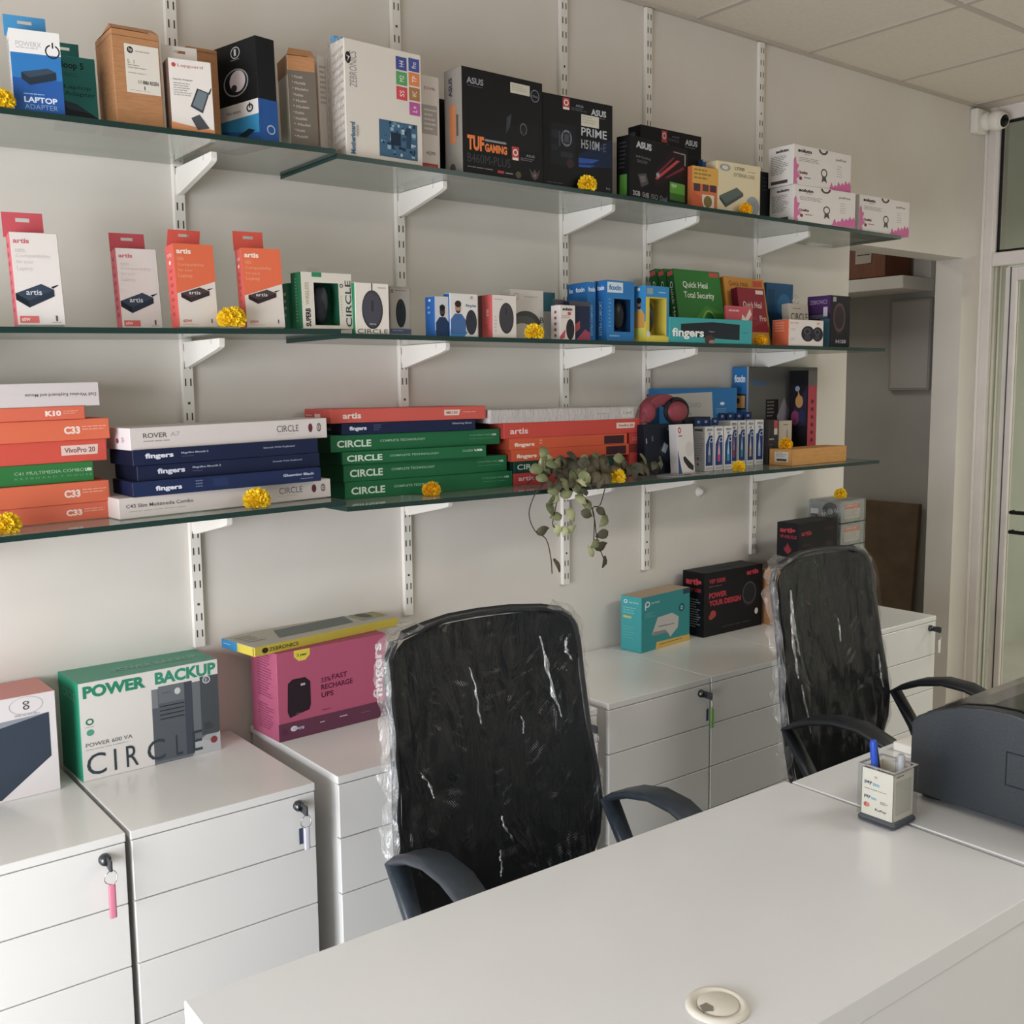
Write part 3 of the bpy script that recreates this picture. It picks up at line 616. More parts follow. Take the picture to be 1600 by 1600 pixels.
key(1.825, -.476, 'f0e8ee', 'key with a white tag just right of the nearer chair back', tl=.066)
key(2.290, -.470, '8fcf6a', 'key with a bright green tag between the two chairs', 'two', tl=.060, shiftx=.006)
key(3.577, -.455, 'eeeae4', 'key with a white tag in the lock of the right end cabinet', tl=.050)

# ================================================================== desks
def desk(x0, y0, wd, dp, rot, label, left=True):
    r = empty('desk', (x0, y0, 0), R(rot)); tag(r, label, 'desk', 'white laminate desks')
    mb = MB(); mb.box(0, -dp, .72, wd, 0, .76, M_desk, .0015); mb.build('desktop', r)
    mb = MB(); mb.box(.02, -dp + .003, .0, wd - .003, -dp + .022, .7185, M_desk, .001); mb.build('front_panel', r)
    mb = MB(); mb.box(.002, -dp + .004, 0, .020, -.004, .72, M_desk, .001); mb.build('side_panel', r)
    mb = MB(); mb.box(wd - .020, -dp + .022, 0, wd - .003, -.004, .72, M_desk, .001); mb.build('side_panel', r)
    return r
D1 = desk(.469, -1.146, 1.306, .572, -1.0, 'near white desk with a round cable grommet and the pen cup')
D2 = desk(1.782, -1.180, 1.45, .57, 0.0, 'farther white desk carrying the dark grey printer')
g = empty('cable_grommet', (1.032, -1.622, .7605)); tag(g, 'off white oval cable grommet set in the near desk', 'grommet')
M_grom = mat('e3ddcf', .35)
mb = MB(); mb.lathe([(.044, 0), (.044, .002), (.040, .006), (.033, .006), (.031, .003), (0.0, .003)], M_grom, 40); mb.build('rim', g)
mb = MB(); mb.lathe([(0.0, .0055), (.026, .0055), (.0285, .004), (.0285, .003)], M_grom, 40, Matrix.Translation((.001, 0, 0))); mb.build('cap', g)
mb = MB(); mb.prism([(-.030, -.001), (-.024, .011), (-.012, .010), (-.011, -.002), (-.019, -.009)], 'z', .0056, .0061, mat('8a8478', .7)); mb.build('cable_slot', g)

# ================================================================== mesh chairs in polythene
def fabric():
    m = bpy.data.materials.new('black_mesh_fabric'); m.use_nodes = True; nt = m.node_tree; b = nt.nodes['Principled BSDF']
    b.inputs['Base Color'].default_value = hx('0f1113'); b.inputs['Roughness'].default_value = .9; b.inputs['Specular IOR Level'].default_value = .2
    tc = nt.nodes.new('ShaderNodeTexCoord'); mp = nt.nodes.new('ShaderNodeMapping'); mp.inputs['Rotation'].default_value = (0, R(35), 0)
    v = nt.nodes.new('ShaderNodeTexVoronoi'); v.inputs['Scale'].default_value = 230; v.inputs['Randomness'].default_value = .15
    n = nt.nodes.new('ShaderNodeTexNoise'); n.inputs['Scale'].default_value = 22; n.inputs['Detail'].default_value = 3
    nt.links.new(tc.outputs['Object'], mp.inputs[0]); nt.links.new(mp.outputs[0], v.inputs[0]); nt.links.new(tc.outputs['Object'], n.inputs[0])
    a = nt.nodes.new('ShaderNodeMath'); a.operation = 'LESS_THAN'; nt.links.new(v.outputs['Distance'], a.inputs[0])
    mr = nt.nodes.new('ShaderNodeMapRange'); mr.inputs['From Min'].default_value = .5; mr.inputs['From Max'].default_value = .72; mr.inputs['To Min'].default_value = .0; mr.inputs['To Max'].default_value = .32
    nt.links.new(n.outputs[0], mr.inputs[0]); nt.links.new(mr.outputs[0], a.inputs[1])
    t = nt.nodes.new('ShaderNodeBsdfTransparent'); mx = nt.nodes.new('ShaderNodeMixShader')
    dm = nt.nodes.new('ShaderNodeMath'); dm.operation = 'MULTIPLY'; dm.inputs[1].default_value = .42; nt.links.new(a.outputs[0], dm.inputs[0])
    nt.links.new(dm.outputs[0], mx.inputs[0]); nt.links.new(b.outputs[0], mx.inputs[1]); nt.links.new(t.outputs[0], mx.inputs[2])
    nt.links.new(mx.outputs[0], nt.nodes['Material Output'].inputs[0]); return m
M_mesh = fabric()
M_lining = noisy('black_back_lining', '0f1113', '25282c', 34, .55, .15, lo=.42, hi=.72, stretch=(1, 1, .5))
BK = [(.47, .190, .195), (.52, .218, .188), (.60, .246, .182), (.67, .257, .186), (.74, .254, .196), (.84, .244, .212), (.95, .240, .230), (1.03, .240, .244), (1.065, .236, .250), (1.090, .222, .254), (1.106, .196, .257), (1.116, .150, .259)]
def back_at(z):
    for (a, b) in zip(BK, BK[1:]):
        if z <= b[0]:
            k = max(0, (z - a[0]) / (b[0] - a[0])); return a[1] + (b[1] - a[1]) * k, a[2] + (b[2] - a[2]) * k
    return BK[-1][1], BK[-1][2]
def back_surface(m, off, grow, n=26, wr=0, seed=1, m2=None):
    mb = MB(); rnd = random.Random(seed); rows = []
    from mathutils import noise
    zs = [.47 + (1.116 - .47) * i / 40 for i in range(41)]
    for z in zs:
        hw, yy = back_at(z); row = []
        for j in range(n + 1):
            u = -1 + 2 * j / n; x = u * (hw + grow); y = yy - .028 * u * u - off
            zz = z + grow * (z - .8) / .4
            if wr:
                q = noise.noise(Vector((x * 9 + seed, z * 4, seed * 3.1))) + .5 * noise.noise(Vector((x * 26, z * 9 + seed, 2)))
                y -= abs(q) * wr * (1 + 1.5 * abs(u)); x += .35 * wr * noise.noise(Vector((z * 12, seed, u * 3)))
            row.append(mb.bm.verts.new((x, y, zz)))
        rows.append(row)
    mi = mb.mi(m)
    for A, B in zip(rows, rows[1:]):
        for j in range(n):
            f = mb.bm.faces.new((A[j], A[j + 1], B[j + 1], B[j])); f.material_index = mi; f.smooth = True
    return mb
def chair(x, y, rz, label, seed, mframe):
    r = empty('office_chair', (x, y, 0), R(rz)); tag(r, label, 'chair', 'black mesh office chairs in plastic wrap')
    # backrest: rim, mesh, padding core
    b = back_surface(M_mesh, .006, -.006, wr=.004, seed=seed); o = b.build('backrest', r)
    rim = MB(); path = []
    for z, hw, yy in BK: path.append((-hw, yy - .028, z))
    path += [(-.08, BK[-1][2] - .006, 1.120), (0, BK[-1][2], 1.121), (.08, BK[-1][2] - .006, 1.120)]
    for z, hw, yy in reversed(BK): path.append((hw, yy - .028, z))
    path.append((0, .195, .462))
    rim.tube(path, .010, M_plastic, 8, closed=True); rim.build('back_frame', r)
    # seat
    mb = MB(); mb.box(-.235, -.27, .43, .235, .19, .49, M_black, .03, 3); mb.build('seat', r)
    mb = MB(); mb.tube([(0, .02, .40), (0, .16, .38), (0, .235, .42), (0, .225, .62)], .016, M_plastic, 8, flat=(.07, .014)); mb.box(-.09, -.08, .385, .09, .08, .43, M_plastic, .008, 2); mb.build('seat_frame', r)
    # arm loops
    for sx in (-1, 1):
        ax = sx * .272
        path = [(ax, .140, .678), (ax, .100, .700), (ax, .05, .722), (ax, -.02, .738), (ax, -.09, .735), (ax, -.16, .712), (ax, -.215, .665), (ax, -.238, .61), (ax, -.222, .555), (ax - sx * .005, -.17, .505), (ax - sx * .012, -.09, .475), (ax - sx * .012, -.01, .475), (ax - sx * .008, .035, .515), (ax, .075, .585)]
        fl = [(.050, .016), (.062, .018), (.070, .018), (.072, .018), (.070, .018), (.064, .018), (.050, .020), (.044, .022), (.040, .024), (.036, .024), (.034, .024), (.034, .026), (.034, .028), (.036, .026)]
        mb = MB(); mb.tube(path, 0, mframe, closed=True, flat=fl); mb.build('armrest', r)
        mb = MB(); mb.box(min(ax, sx * .2), -.12, .440, max(ax, sx * .2), .04, .470, mframe, .004); mb.build('arm_mount', r)
    # base
    mb = MB(); mb.tube([(0, 0, .12), (0, 0, .40)], .024, M_dark, 14); mb.build('gas_lift', r)
    for k in range(5):
        a = 2 * math.pi * k / 5 + .3; ca, sa = math.cos(a), math.sin(a)
        mb = MB(); mb.tube([(0, 0, .13), (.15 * ca, .15 * sa, .115), (.29 * ca, .29 * sa, .075)], [.026, .022, .014], M_plastic, 8); g_ = mb.build('base_leg', r)
        mb = MB(); mb.lathe([(.026, -.022), (.028, -.018), (.028, .018), (.026, .022)], M_dark, 18, Matrix.Translation((.29 * ca, .29 * sa, .0285)) @ Matrix.Rotation(a, 4, 'Z') @ Matrix.Rotation(R(90), 4, 'X')); mb.tube([(.29 * ca, .29 * sa, .04), (.29 * ca, .29 * sa, .08)], .007, M_dark, 8); mb.build('caster', g_)
    # polythene cover
    mb = back_surface(M_film, .014, .008, n=60, wr=.014, seed=seed + 9)
    folds = [(-.055, 1.02, -.035, .90, .0028), (.125, 1.06, .165, .88, .0075), (.19, 1.05, .20, 1.0, .006), (-.01, .70, .012, .64, .0035), (-.015, .63, -.022, .57, .0026), (-.20, .84, -.175, .78, .004), (.06, .90, .068, .86, .0012)] if seed == 1 else [(.03, .93, .04, .86, .0016), (.19, .80, .205, .70, .0022), (-.20, 1.04, -.19, .86, .0085), (-.21, .98, -.215, .80, .007), (-.19, .78, -.17, .64, .004)]
    fi = mb.mi(M_filmfold)
    for k, (xa, za, xb, zb, wd) in enumerate(folds):
        prev = None
        for i in range(15):
            t = i / 14; z = za + (zb - za) * t; x = xa + (xb - xa) * t + .004 * math.sin(t * 5 + k) + .0015 * math.sin(t * 23 + k); h_, yy = back_at(z)
            wv = wd * math.sin(math.pi * min(1, t * .9 + .05)) * (.7 + .5 * math.sin(t * 17 + k * 2)); y0 = yy - .028 * (x / h_) ** 2 - .036
            row = [mb.bm.verts.new((x - wv, y0 + .003, z)), mb.bm.verts.new((x, y0 - .002, z)), mb.bm.verts.new((x + wv, y0 + .004, z))]
            if prev:
                for j in (0, 1): f = mb.bm.faces.new((prev[j], prev[j + 1], row[j + 1], row[j])); f.material_index = fi; f.smooth = True
            prev = row
    mb.build('plastic_cover', r)
    # crumpled edges of the cover, standing off to both sides
    from mathutils import noise
    for sx in (-1, 1):
        mb = MB(); rows = []
        for i in range(90):
            z = .50 + .62 * i / 89; h_, yy = back_at(z); q1 = noise.noise(Vector((z * 9, seed, sx))); q2 = noise.noise(Vector((z * 30, seed, sx * 2)))
            ww = .020 + .008 * q1 + .003 * q2 + (.014 * max(0, (z - .9) / .2) if sx > 0 else 0)
            base = Vector((sx * (h_ + .004), yy - .030, z)); rows.append([mb.bm.verts.new(base + Vector((sx * ww * t, -.012 + (.03 + .03 * q2) * t + .004 * math.sin(z * 60 + t * 3), .010 * t))) for t in (0, .33, .66, 1)])
        mi = mb.mi(M_filmedge)
        for A, B in zip(rows, rows[1:]):
            for j in range(3): f = mb.bm.faces.new((A[j], A[j + 1], B[j + 1], B[j])); f.material_index = mi; f.smooth = True
        mb.build('plastic_edge', r)
    return r
chair(1.279, -.972, -3.6, 'nearer black mesh office chair in clear plastic wrap, beside the pink box', 1, M_bluegrey)
chair(2.542, -.935, 1.5, 'farther black mesh office chair in clear plastic wrap, next to the printer', 2, M_plastic)

# ================================================================== printer, pen cup, pens, small white box
pr = empty('printer', (1.895, -1.385, .76)); tag(pr, 'charcoal grey printer with a glossy black lid on the farther desk', 'printer')
PW = .44
prof = [(0, .015), (0, .160), (-.012, .176), (-.05, .196), (-.10, .214), (-.15, .223), (-.20, .225), (-.25, .218), (-.30, .200), (-.34, .172), (-.36, .13), (-.365, .03), (-.36, .015)]
mb = MB(); mb.prism(prof, 'x', 0, .030, M_printer, .004); mb.build('side_panel', pr)
mb = MB(); mb.prism(prof, 'x', PW - .03, PW, M_printer, .004); mb.build('side_panel', pr)
mb = MB(); mb.prism([(y * .985 - .002, z * .965 + .002) for y, z in prof], 'x', .030, PW - .03, M_dark, .002); mb.build('body', pr)
mb = MB(); lidp = [(-.004, .150), (-.014, .178), (-.05, .199), (-.10, .217), (-.15, .226), (-.20, .228), (-.26, .219), (-.31, .196), (-.31, .190), (-.2, .21), (-.1, .20), (-.02, .15)]
mb.prism(lidp, 'x', .032, PW - .032, mat('23231f', .10, 0, .7), .001); mb.build('lid', pr)
mb = MB()
for (a, b, c, d) in ((-.196, .150, -.30, .152), (-.196, .086, -.30, .088)): mb.box(-.0008, c, b, .0, a, d, M_dark)
for yy in (-.196, -.30): mb.box(-.0008, yy - .001, .086, 0, yy + .001, .152, M_dark)
mb.build('hatch_outline', pr)
mb = MB()
for a in (.03, PW - .06):
    for b in (-.05, -.33): mb.box(a, b, 0, a + .03, b + .04, .018, M_dark, .002)
mb.build('feet', pr)
mb = MB(); mb.box(.08, -.30, .197, .36, -.27, .205, mat('9aa0a2', .2, .6), .002); mb.build('control_strip', pr)

cup = empty('pen_cup', (1.758, -1.420, .7605)); tag(cup, 'square white pen cup in clear acrylic with a grey base, on the desk', 'pen holder')
S = .040
mb = MB(); mb.box(-S, -S, 0, S, S, .014, mat('565a60', .35), .008, 3); mb.build('base', cup)
cw = MB(); I = .0345; hh = .107
cream = mat('f3ecdb', .45)
for (a, b, c, d) in ((-I, -I, I, -I + .002), (-I, I - .002, I, I), (-I, -I, -I + .002, I), (I - .002, -I, I, I)): cw.box(a, b, .0145, c, d, hh, cream, .0006)
cw2 = cw.build('inner_cup', cup)
mb = MB()
def cupface(gfx, face):
    m2 = MB(); decorate(m2, 2 * I, 2 * I, hh - .0145, gfx)
    return m2
m2 = cupface([('t', 'L', .10, .66, .34, .74, 'pay', '33415c', 0, .03), ('t', 'L', .35, .66, .56, .73, 'tm', '58b6dc', 0, .03), ('l', 'L', .10, .54, .85, .58, 1, '9a968c'),
    ('t', 'L', .10, .36, .30, .43, 'pay', '33415c', 0, .03), ('t', 'L', .31, .36, .48, .42, 'tm', '58b6dc', 0, .03), ('e', 'L', .16, .22, .07, .05, 'd9533c'), ('e', 'L', .22, .22, .06, .045, 'e88a6a'),
    ('t', 'L', .45, .13, .80, .19, 'RuPay', '3a3a44', 0, .02), ('l', 'L', .60, .30, .86, .37, 3, '7a766c'), ('e', 'L', .45, .85, .05, .03, 'e2b4a0'), ('l', 'F', .12, .90, .5, .95, 1, '6a665c'), ('r', 'F', .10, .12, .86, .84, 'd9d3c3')], 'L')
m2.build('printed_wrap', cup, (-I, -I, .0145))
mb = MB()
for (a, b, c, d) in ((-S, -S, S, -S + .0015), (-S, S - .0015, S, S), (-S, -S, -S + .0015, S), (S - .0015, -S, S, S)): mb.box(a, b, .0142, c, d, .113, M_acryl, .0005)
for (a, b, c, d) in ((-S, -S, S, -I), (-S, I, S, S), (-S, -I, -I, I), (I, -I, S, I)): mb.box(a, b, .1131, c, d, .1148, mat('aaa7a6', .2), .0005)
mb.build('acrylic_shell', cup)
def pen(x, y, dx, dy, L, body, capc, label, clipc, r=.0045, z0=.778):
    p = empty('pen', (x, y, z0)); tag(p, label, 'pen')
    q = Vector((dx, dy, 1)).normalized().to_track_quat('Z', 'Y').to_matrix().to_4x4()
    mb = MB(); mb.lathe([(.001, 0), (r, .012), (r, L * .66)], mat(body, .3), 14, q); mb.build('barrel', p)
    mb = MB(); mb.lathe([(r * 1.15, L * .62), (r * 1.25, L * .64), (r * 1.2, L - .003), (r * .9, L)], mat(capc, .3), 14, q); mb.build('cap', p)
    mb = MB(); mb.join((lambda b: (bmesh.ops.create_cube(b, size=1), b)[1])(bmesh.new()), mat(clipc, .3), None, False, q @ Matrix.Translation((-r * 1.6, 0, L * .83)) @ Matrix.Diagonal((.0014, .003, L * .26, 1))); mb.build('clip', p)
pen(1.748, -1.405, -.10, .02, .145, 'c8c6d0', '2c55c8', 'blue capped pen standing in the pen cup', '2348b4', .0052)
pen(1.762, -1.408, -.13, .10, .136, '232a3a', '2a3348', 'dark navy pen leaning behind the blue pen in the cup', '1d2434', .0062)
pen(1.770, -1.440, -.02, -.01, .118, 'b9bbbd', 'a9acae', 'short grey pen at the front of the pen cup', '8a8c90', .006)
wb = MB(); wb.box(0, 0, 0, .13, .055, .020, mat('e8e4dc', .4), .003, 2); wb.box(.012, -.0006, .004, .028, 0, .017, mat('d8d2c4', .4))
for i in range(7): wb.box(.035 + i * .007, -.0007, .004, .0385 + i * .007 + (i % 3) * .001, -.0001, .016, M_slot)
tag(wb.build('adapter', None, (2.12, -1.262, .7605), (0, 0, R(-2))), 'small white box with a barcode lying between the cup and printer', 'box')
pp = MB(); pp.box(0, 0, 0, .13, .09, .0012, mat('c9c3cc', .5)); tag(pp.build('paper_note', None, (1.975, -1.345, .7605), (0, 0, R(4))), 'pale lilac paper lying on the desk behind the pen cup', 'paper')

# ================================================================== printed boxes
P = product
def adapter_pic(cx, cy, s, body='2b3440', top='3a4452', side='1d242c', asp=1.0, txt=None):
    """slanted laptop charger brick printed on a box front"""
    k = asp
    A = (cx - s, cy - .02 * s * k); 
    q = lambda x, y: (cx + x * s, cy + y * s * k)
    g = [('p', 'F', [q(-1, .05), q(.35, .75), q(1, .35), q(-.35, -.45)], top), ('p', 'F', [q(-1, .05), q(-.35, -.45), q(-.35, -.95), q(-1, -.40)], side), ('p', 'F', [q(-.35, -.45), q(1, .35), q(1, -.12), q(-.35, -.95)], body),
         ('p', 'F', [q(.85, .55), q(1.25, .72), q(1.25, .66), q(.95, .42)], side)]
    if txt: g.append(('t', 'F', cx - .45 * s, cy - .05 * s * k, cx + .35 * s, cy + .32 * s * k, txt, 'dfe3e8'))
    return g
def mouse_pic(cx, cy, rx, ry, c='3a3b44', c2='2a2b33'):
    return [('e', 'F', cx, cy, rx, ry, c2), ('e', 'F', cx, cy + ry * .03, rx * .90, ry * .93, c), ('r', 'F', cx - rx * .09, cy + ry * .25, cx + rx * .09, cy + ry * .65, c2)]
def person_pic(x0, x1, y0, shirt, hair='241c1a', skin='b98f74', top=1.0, face='F'):
    w_ = x1 - x0; cx = (x0 + x1) / 2; H = top - y0
    return [('p', face, [(x0, y0), (x1, y0), (x1, y0 + .42 * H), (cx + .22 * w_, y0 + .60 * H), (cx - .22 * w_, y0 + .60 * H), (x0, y0 + .42 * H)], shirt),
            ('e', face, cx, y0 + .78 * H, .20 * w_, .17 * H, skin), ('e', face, cx, y0 + .89 * H, .21 * w_, .10 * H, hair), ('e', face, cx, y0 + .67 * H, .14 * w_, .05 * H, hair), ('e', face, cx, y0 + .70 * H, .07 * w_, .022 * H, skin)]

# ---------------- top shelf
o = P('adapter_blue', 'adapter_box', 'blue and white laptop adapter box, leftmost on the top shelf', 'box', 'adapter boxes with hang tabs', '2a63ae', {'L': 'd9d6d2'}, tilt=True, gfx=[
    ('r', 'F', 0, .72, 1, 1, 'e6e4e2'), ('r', 'F', 0, .42, 1, .72, '1f79c2'), ('r', 'F', 0, 0, 1, .42, '1d5aa8'), ('t', 'F', .12, .80, .62, .86, 'POWERX', 'b0aab4'), ('l', 'F', .12, .76, .6, .79, 1, 'c2bfc6'),
    ('o', 'F', .84, .77, .15, .085, '22262c', .8), ('r', 'F', .80, .81, .90, .90, 'e6e4e2'), ('r', 'F', .835, .81, .865, .88, '22262c'),
    ('p', 'F', [(.18, .49), (.72, .56), (.88, .52), (.88, .43), (.34, .34), (.18, .41)], '27333f'), ('p', 'F', [(.18, .49), (.72, .56), (.88, .52), (.34, .43)], '39485a'),
    ('l', 'F', .20, .215, .62, .24, 1, '9cc0e2'), ('t', 'F', .20, .13, .86, .20, 'LAPTOP', 'dfe8f2', 0, .03), ('t', 'F', .20, .05, .86, .11, 'ADAPTER', '86a9d0'), ('l', 'L', .2, .3, .7, .9, 14, 'a09ca4')])
hang_tab(o, -.004, .072, .040, '3b97d0')
o = P('adapter_teal', 'adapter_box', 'teal laptop adapter box standing behind the blue and white one', 'box', 'adapter boxes with hang tabs', '1d7a74', tilt=True, gfx=[
    ('t', 'F', .10, .80, .72, .92, 'Hoop 5', '14282a', 0, .02), ('l', 'F', .12, .70, .75, .76, 2, '2f5a5c'), ('t', 'F', .22, .53, .86, .60, 'Laptop', '123a3c'), ('t', 'F', .22, .43, .96, .51, 'Adapter', '123a3c'),
    ('p', 'F', [(.02, .40), (.5, .33), (1, .15), (1, 0), (.4, .05), (.02, .20)], '20282c'), ('p', 'F', [(.02, .40), (.5, .33), (.8, .22), (.3, .25)], '33404a'), ('p', 'F', [(0, .0), (1, 0), (1, .03), (0, .05)], '1f5f9a')])
hang_tab(o, .006, .060, .038, '1f726e')
o = P('carton_brown', 'carton', 'plain brown carton with a white printed label on the top shelf', 'box', None, tilt=True, m=M_card, gfx=[('r', 'F', 0, .93, 1, .935, '7d5536'), ('r', 'L', 0, .93, 1, .935, '7d5536')])
w_, d_, h_ = o_dims[o.name]
mb = MB(); mb.face([(0, 0, 0), (w_, 0, 0), (w_ - .004, .030, .016), (.006, .030, .016)], M_card); mb.face([(0, 0, 0), (.006, .03, .016), (.012, d_, .010), (0, d_, 0)], M_card); mb.face([(.012, d_, .010), (.006, .03, .016), (w_ - .004, .03, .016), (w_ - .01, d_, .010)], M_card)
mb.build('top_flap', o, (0, 0, h_ + .0006))
lb = MB(); decorate(lb, w_, d_, h_, [('r', 'F', .25, .36, .97, .86, 'e0dacd'), ('e', 'F', .37, .80, .065, .035, '2b2b2b'), ('t', 'F', .34, .775, .41, .825, 'hp', 'e0dacd'), ('l', 'F', .48, .77, .85, .80, 1, 'a8a298'), ('t', 'F', .30, .66, .44, .70, '5. 1', '55504a'), ('l', 'F', .30, .60, .7, .65, 2, '9a958b'), ('l', 'F', .30, .55, .9, .57, 1, '9a958b'),
   ('t', 'F', .50, .46, .93, .50, '111 888A REGEN', '3a3632', 0, .03), ('r', 'F', .62, .40, .64, .44, '3a3632'), ('l', 'F', .3, .38, .9, .39, 1, 'c49a7a')]); lb.build('label', o, (0, -.0003, 0))
o = P('adapter_white', 'adapter_box', 'white laptop adapter box with a grey charger picture, right of the brown carton', 'box', 'adapter boxes with hang tabs', 'e2dcd6', {'L': '6b5246'}, tilt=True, gfx=[
    ('e', 'F', .13, .91, .05, .03, 'c4473c'), ('t', 'F', .22, .88, .80, .93, 'Lapguard', 'b9675c'), ('t', 'F', .10, .70, .55, .73, 'Laptop Adapter', '4a4644'), ('l', 'F', .10, .48, .52, .67, 6, 'a8a4a0'),
    ('p', 'F', [(0, 0), (1, 0), (1, .06), (.45, .09), (0, .13)], 'e0935a'), ('p', 'F', [(.64, .62), (.92, .57), (.74, .28), (.46, .36)], '3b4248'), ('p', 'F', [(.67, .60), (.88, .56), (.73, .32), (.51, .38)], '6e7a80'), ('p', 'F', [(.9, .57), (.96, .64), (.98, .64), (.93, .55)], '26292c'),
    ('p', 'F', [(.46, .20), (.66, .26), (.88, .08), (.60, .04)], '4a4c50')])
hang_tab(o, .0, .074, .038, 'd8d2cc')
P('carton_behind', 'carton', 'narrow brown carton seen between the white adapter box and the black box', 'box', None, tilt=True, m=M_card, gfx=[('r', 'F', 0, .96, 1, .966, '7d5536')])
P('camera_black', 'accessory_box', 'black and blue box with a round white device printed on its side', 'box', None, '101215', {'F': '15171b'}, tilt=True, gfx=[
    ('r', 'L', 0, .28, 1, .42, 'd2cdca'), ('r', 'L', 0, 0, 1, .28, '1d7fae'), ('p', 'L', [(0, 0), (1, 0), (1, .10), (0, .20)], '1a4f8c'), ('p', 'L', [(.30, .08), (.75, .16), (.9, .13), (.5, .04)], '12242e'), ('r', 'F', 0, 0, 1, .42, '1c5aa8'), ('r', 'F', .14, .02, .16, .42, '1a4c90'),
    ('o', 'L', .52, .90, .11, .055, 'c9c6c6', .86), ('r', 'L', .49, .87, .54, .935, 'c9c6c6'), ('l', 'L', .4, .82, .66, .84, 1, '80807e'), ('o', 'L', .50, .62, .30, .13, '8a9298', .9), ('e', 'L', .54, .63, .19, .10, 'cfc6cc'), ('e', 'L', .45, .57, .07, .035, '2a2c30'),
    ('t', 'L', .22, .33, .58, .36, 'Web camera', '33343a'), ('o', 'L', .80, .35, .08, .04, '2c2c30', .6), ('r', 'L', .785, .35, .815, .40, '2c2c30'), ('o', 'F', .60, .14, .22, .045, 'b8cfe4', .75)])
o = P('carton_grey', 'carton', 'brown topped carton with a grey list panel, right of the black and blue box', 'box', None, tilt=True, m=M_card, cols={'L': 'd0c7b6'}, gfx=[('r', 'F', 0, 0, 1, .84, '6e655b'), ('r', 'L', 0, .80, 1, 1, 'a9774d'),
    *[('t', 'F', .14, .76 - i * .063, .42 + .3 * ((i * 7) % 3) / 3 + .1, .79 - i * .063, '* Model%s' % ('abc'[i % 3] * (i % 4)), 'c8c0b4') for i in range(11)]])
w_, d_, h_ = o_dims[o.name]
mb = MB(); mb.face([(0, 0, 0), (w_, 0, 0), (w_ * .98, .018, .018), (w_ * .2, .024, .022)], M_card); mb.face([(0, 0, 0), (w_ * .2, .024, .022), (w_ * .3, d_, .012), (0, d_, 0)], M_card); mb.face([(w_ * .2, .024, .022), (w_ * .98, .018, .018), (w_, d_, .012), (w_ * .3, d_, .012)], M_card2); mb.build('top_flap', o, (0, 0, h_ + .0006))
P('white_slim', 'accessory_box', 'slim white box with a red foot beside the wrapped white motherboard box', 'box', None, 'd6cfc8', tilt=True, gfx=[('r', 'F', .5, 0, 1, .09, 'b8313a'), ('l', 'F', .2, .5, .8, .9, 8, 'b0a8a4'), ('r', 'F', .70, 0, .74, 1, 'aaa49e')])
cols = ['3f4f96', '45519a', '4fa05a', 'e0803c', 'd8434e', 'a8743c', 'b8519a']
pos = [(.66, .83), (.83, .84), (.66, .70), (.83, .715), (.66, .57), (.83, .585), (.83, .455)]
mz = [('t', 'F', .06, .60, .15, .90, 'ZEBRONICS', '8c888c', 1), ('e', 'F', .045, .84, .035, .05, '24242a'), ('p', 'F', [(.02, .86), (.05, .84), (.03, .80), (.07, .85)], 'dcd4ca')]
for (a, b), c, s in zip(pos, cols, ('H4', 'Pro', 'M2', 'TP', 'SS', 'WC', 'L+')): mz += [('r', 'F', a, b, a + .145, b + .115, c), ('t', 'F', a + .045, b + .03, a + .105, b + .085, s, 'e8e2e0', 1)]
rb = random.Random(5)
mz += [('r', 'F', .42, .05, .93, .37, '3d6584')]
for i in range(46):
    a = .43 + rb.random() * .45; b = .06 + rb.random() * .28; mz.append(('r', 'F', a, b, a + .015 + rb.random() * .04, b + .008 + rb.random() * .03, rb.choice(['1f3348', '27405a', '8fb2c6', '5c88a4', '1a2a3c', 'b4c8d2'])))
mz += [('r', 'F', .57, .16, .70, .27, '1d2c40'), ('r', 'F', .78, .15, .84, .33, '2a4258'), ('t', 'F', .05, .03, .11, .30, 'Motherboard', '3f6a8a', 1, .03), ('l', 'F', .13, .05, .16, .28, 1, 'a4a09c')]
for i in range(13): mz.append(('p', 'L', [(.15, .04 + i * .07), (.9, .075 + i * .07), (.9, .095 + i * .07), (.15, .06 + i * .07)], 'c2bab0'))
o = P('board_white', 'motherboard_box', 'big white box with coloured squares and a blue circuit board picture', 'box', 'motherboard boxes', 'ddd5ca', gfx=mz)
w_, d_, h_ = o_dims[o.name]
mb = MB(); mb.box(.0, d_ - .02, 0, w_ * .52, d_, .014, mat('4f94c4', .5)); mb.box(w_ * .52, d_ - .02, 0, w_, d_, .011, mat('c9bd4e', .5)); mb.build('lid_strip', o, (0, 0, h_ + .0006))
mb = MB(); rnd = random.Random(3); rows = []
for i in range(26):
    rows.append([mb.bm.verts.new((-.004 - .004 * rnd.random() - (.004 if i % 2 else 0), d_ * (1 - j / 5), h_ * i / 25)) for j in range(6)])
mi_ = mb.mi(M_filmthin)
for A, B in zip(rows, rows[1:]):
    for j in range(5): f = mb.bm.faces.new((A[j], A[j + 1], B[j + 1], B[j])); f.smooth = True
mb.build('plastic_wrap', o)
P('dvr_white', 'recorder_box', 'white box with red lettering between the white and black motherboard boxes', 'box', None, 'd3cbc4', gfx=[('t', 'F', .52, .855, .88, .885, 'DVR', 'b04a4c'), ('r', 'F', .3, .40, .92, .70, 'a39c98'), ('l', 'F', .5, .42, .9, .66, 5, 'c9c3bf'), ('t', 'F', .55, .19, .84, .225, 'HDMI', '4c484a'), ('r', 'F', .3, .02, .92, .10, 'b8393e'), ('t', 'F', .66, .035, .82, .075, '5 in 1', 'd9b0ac')])
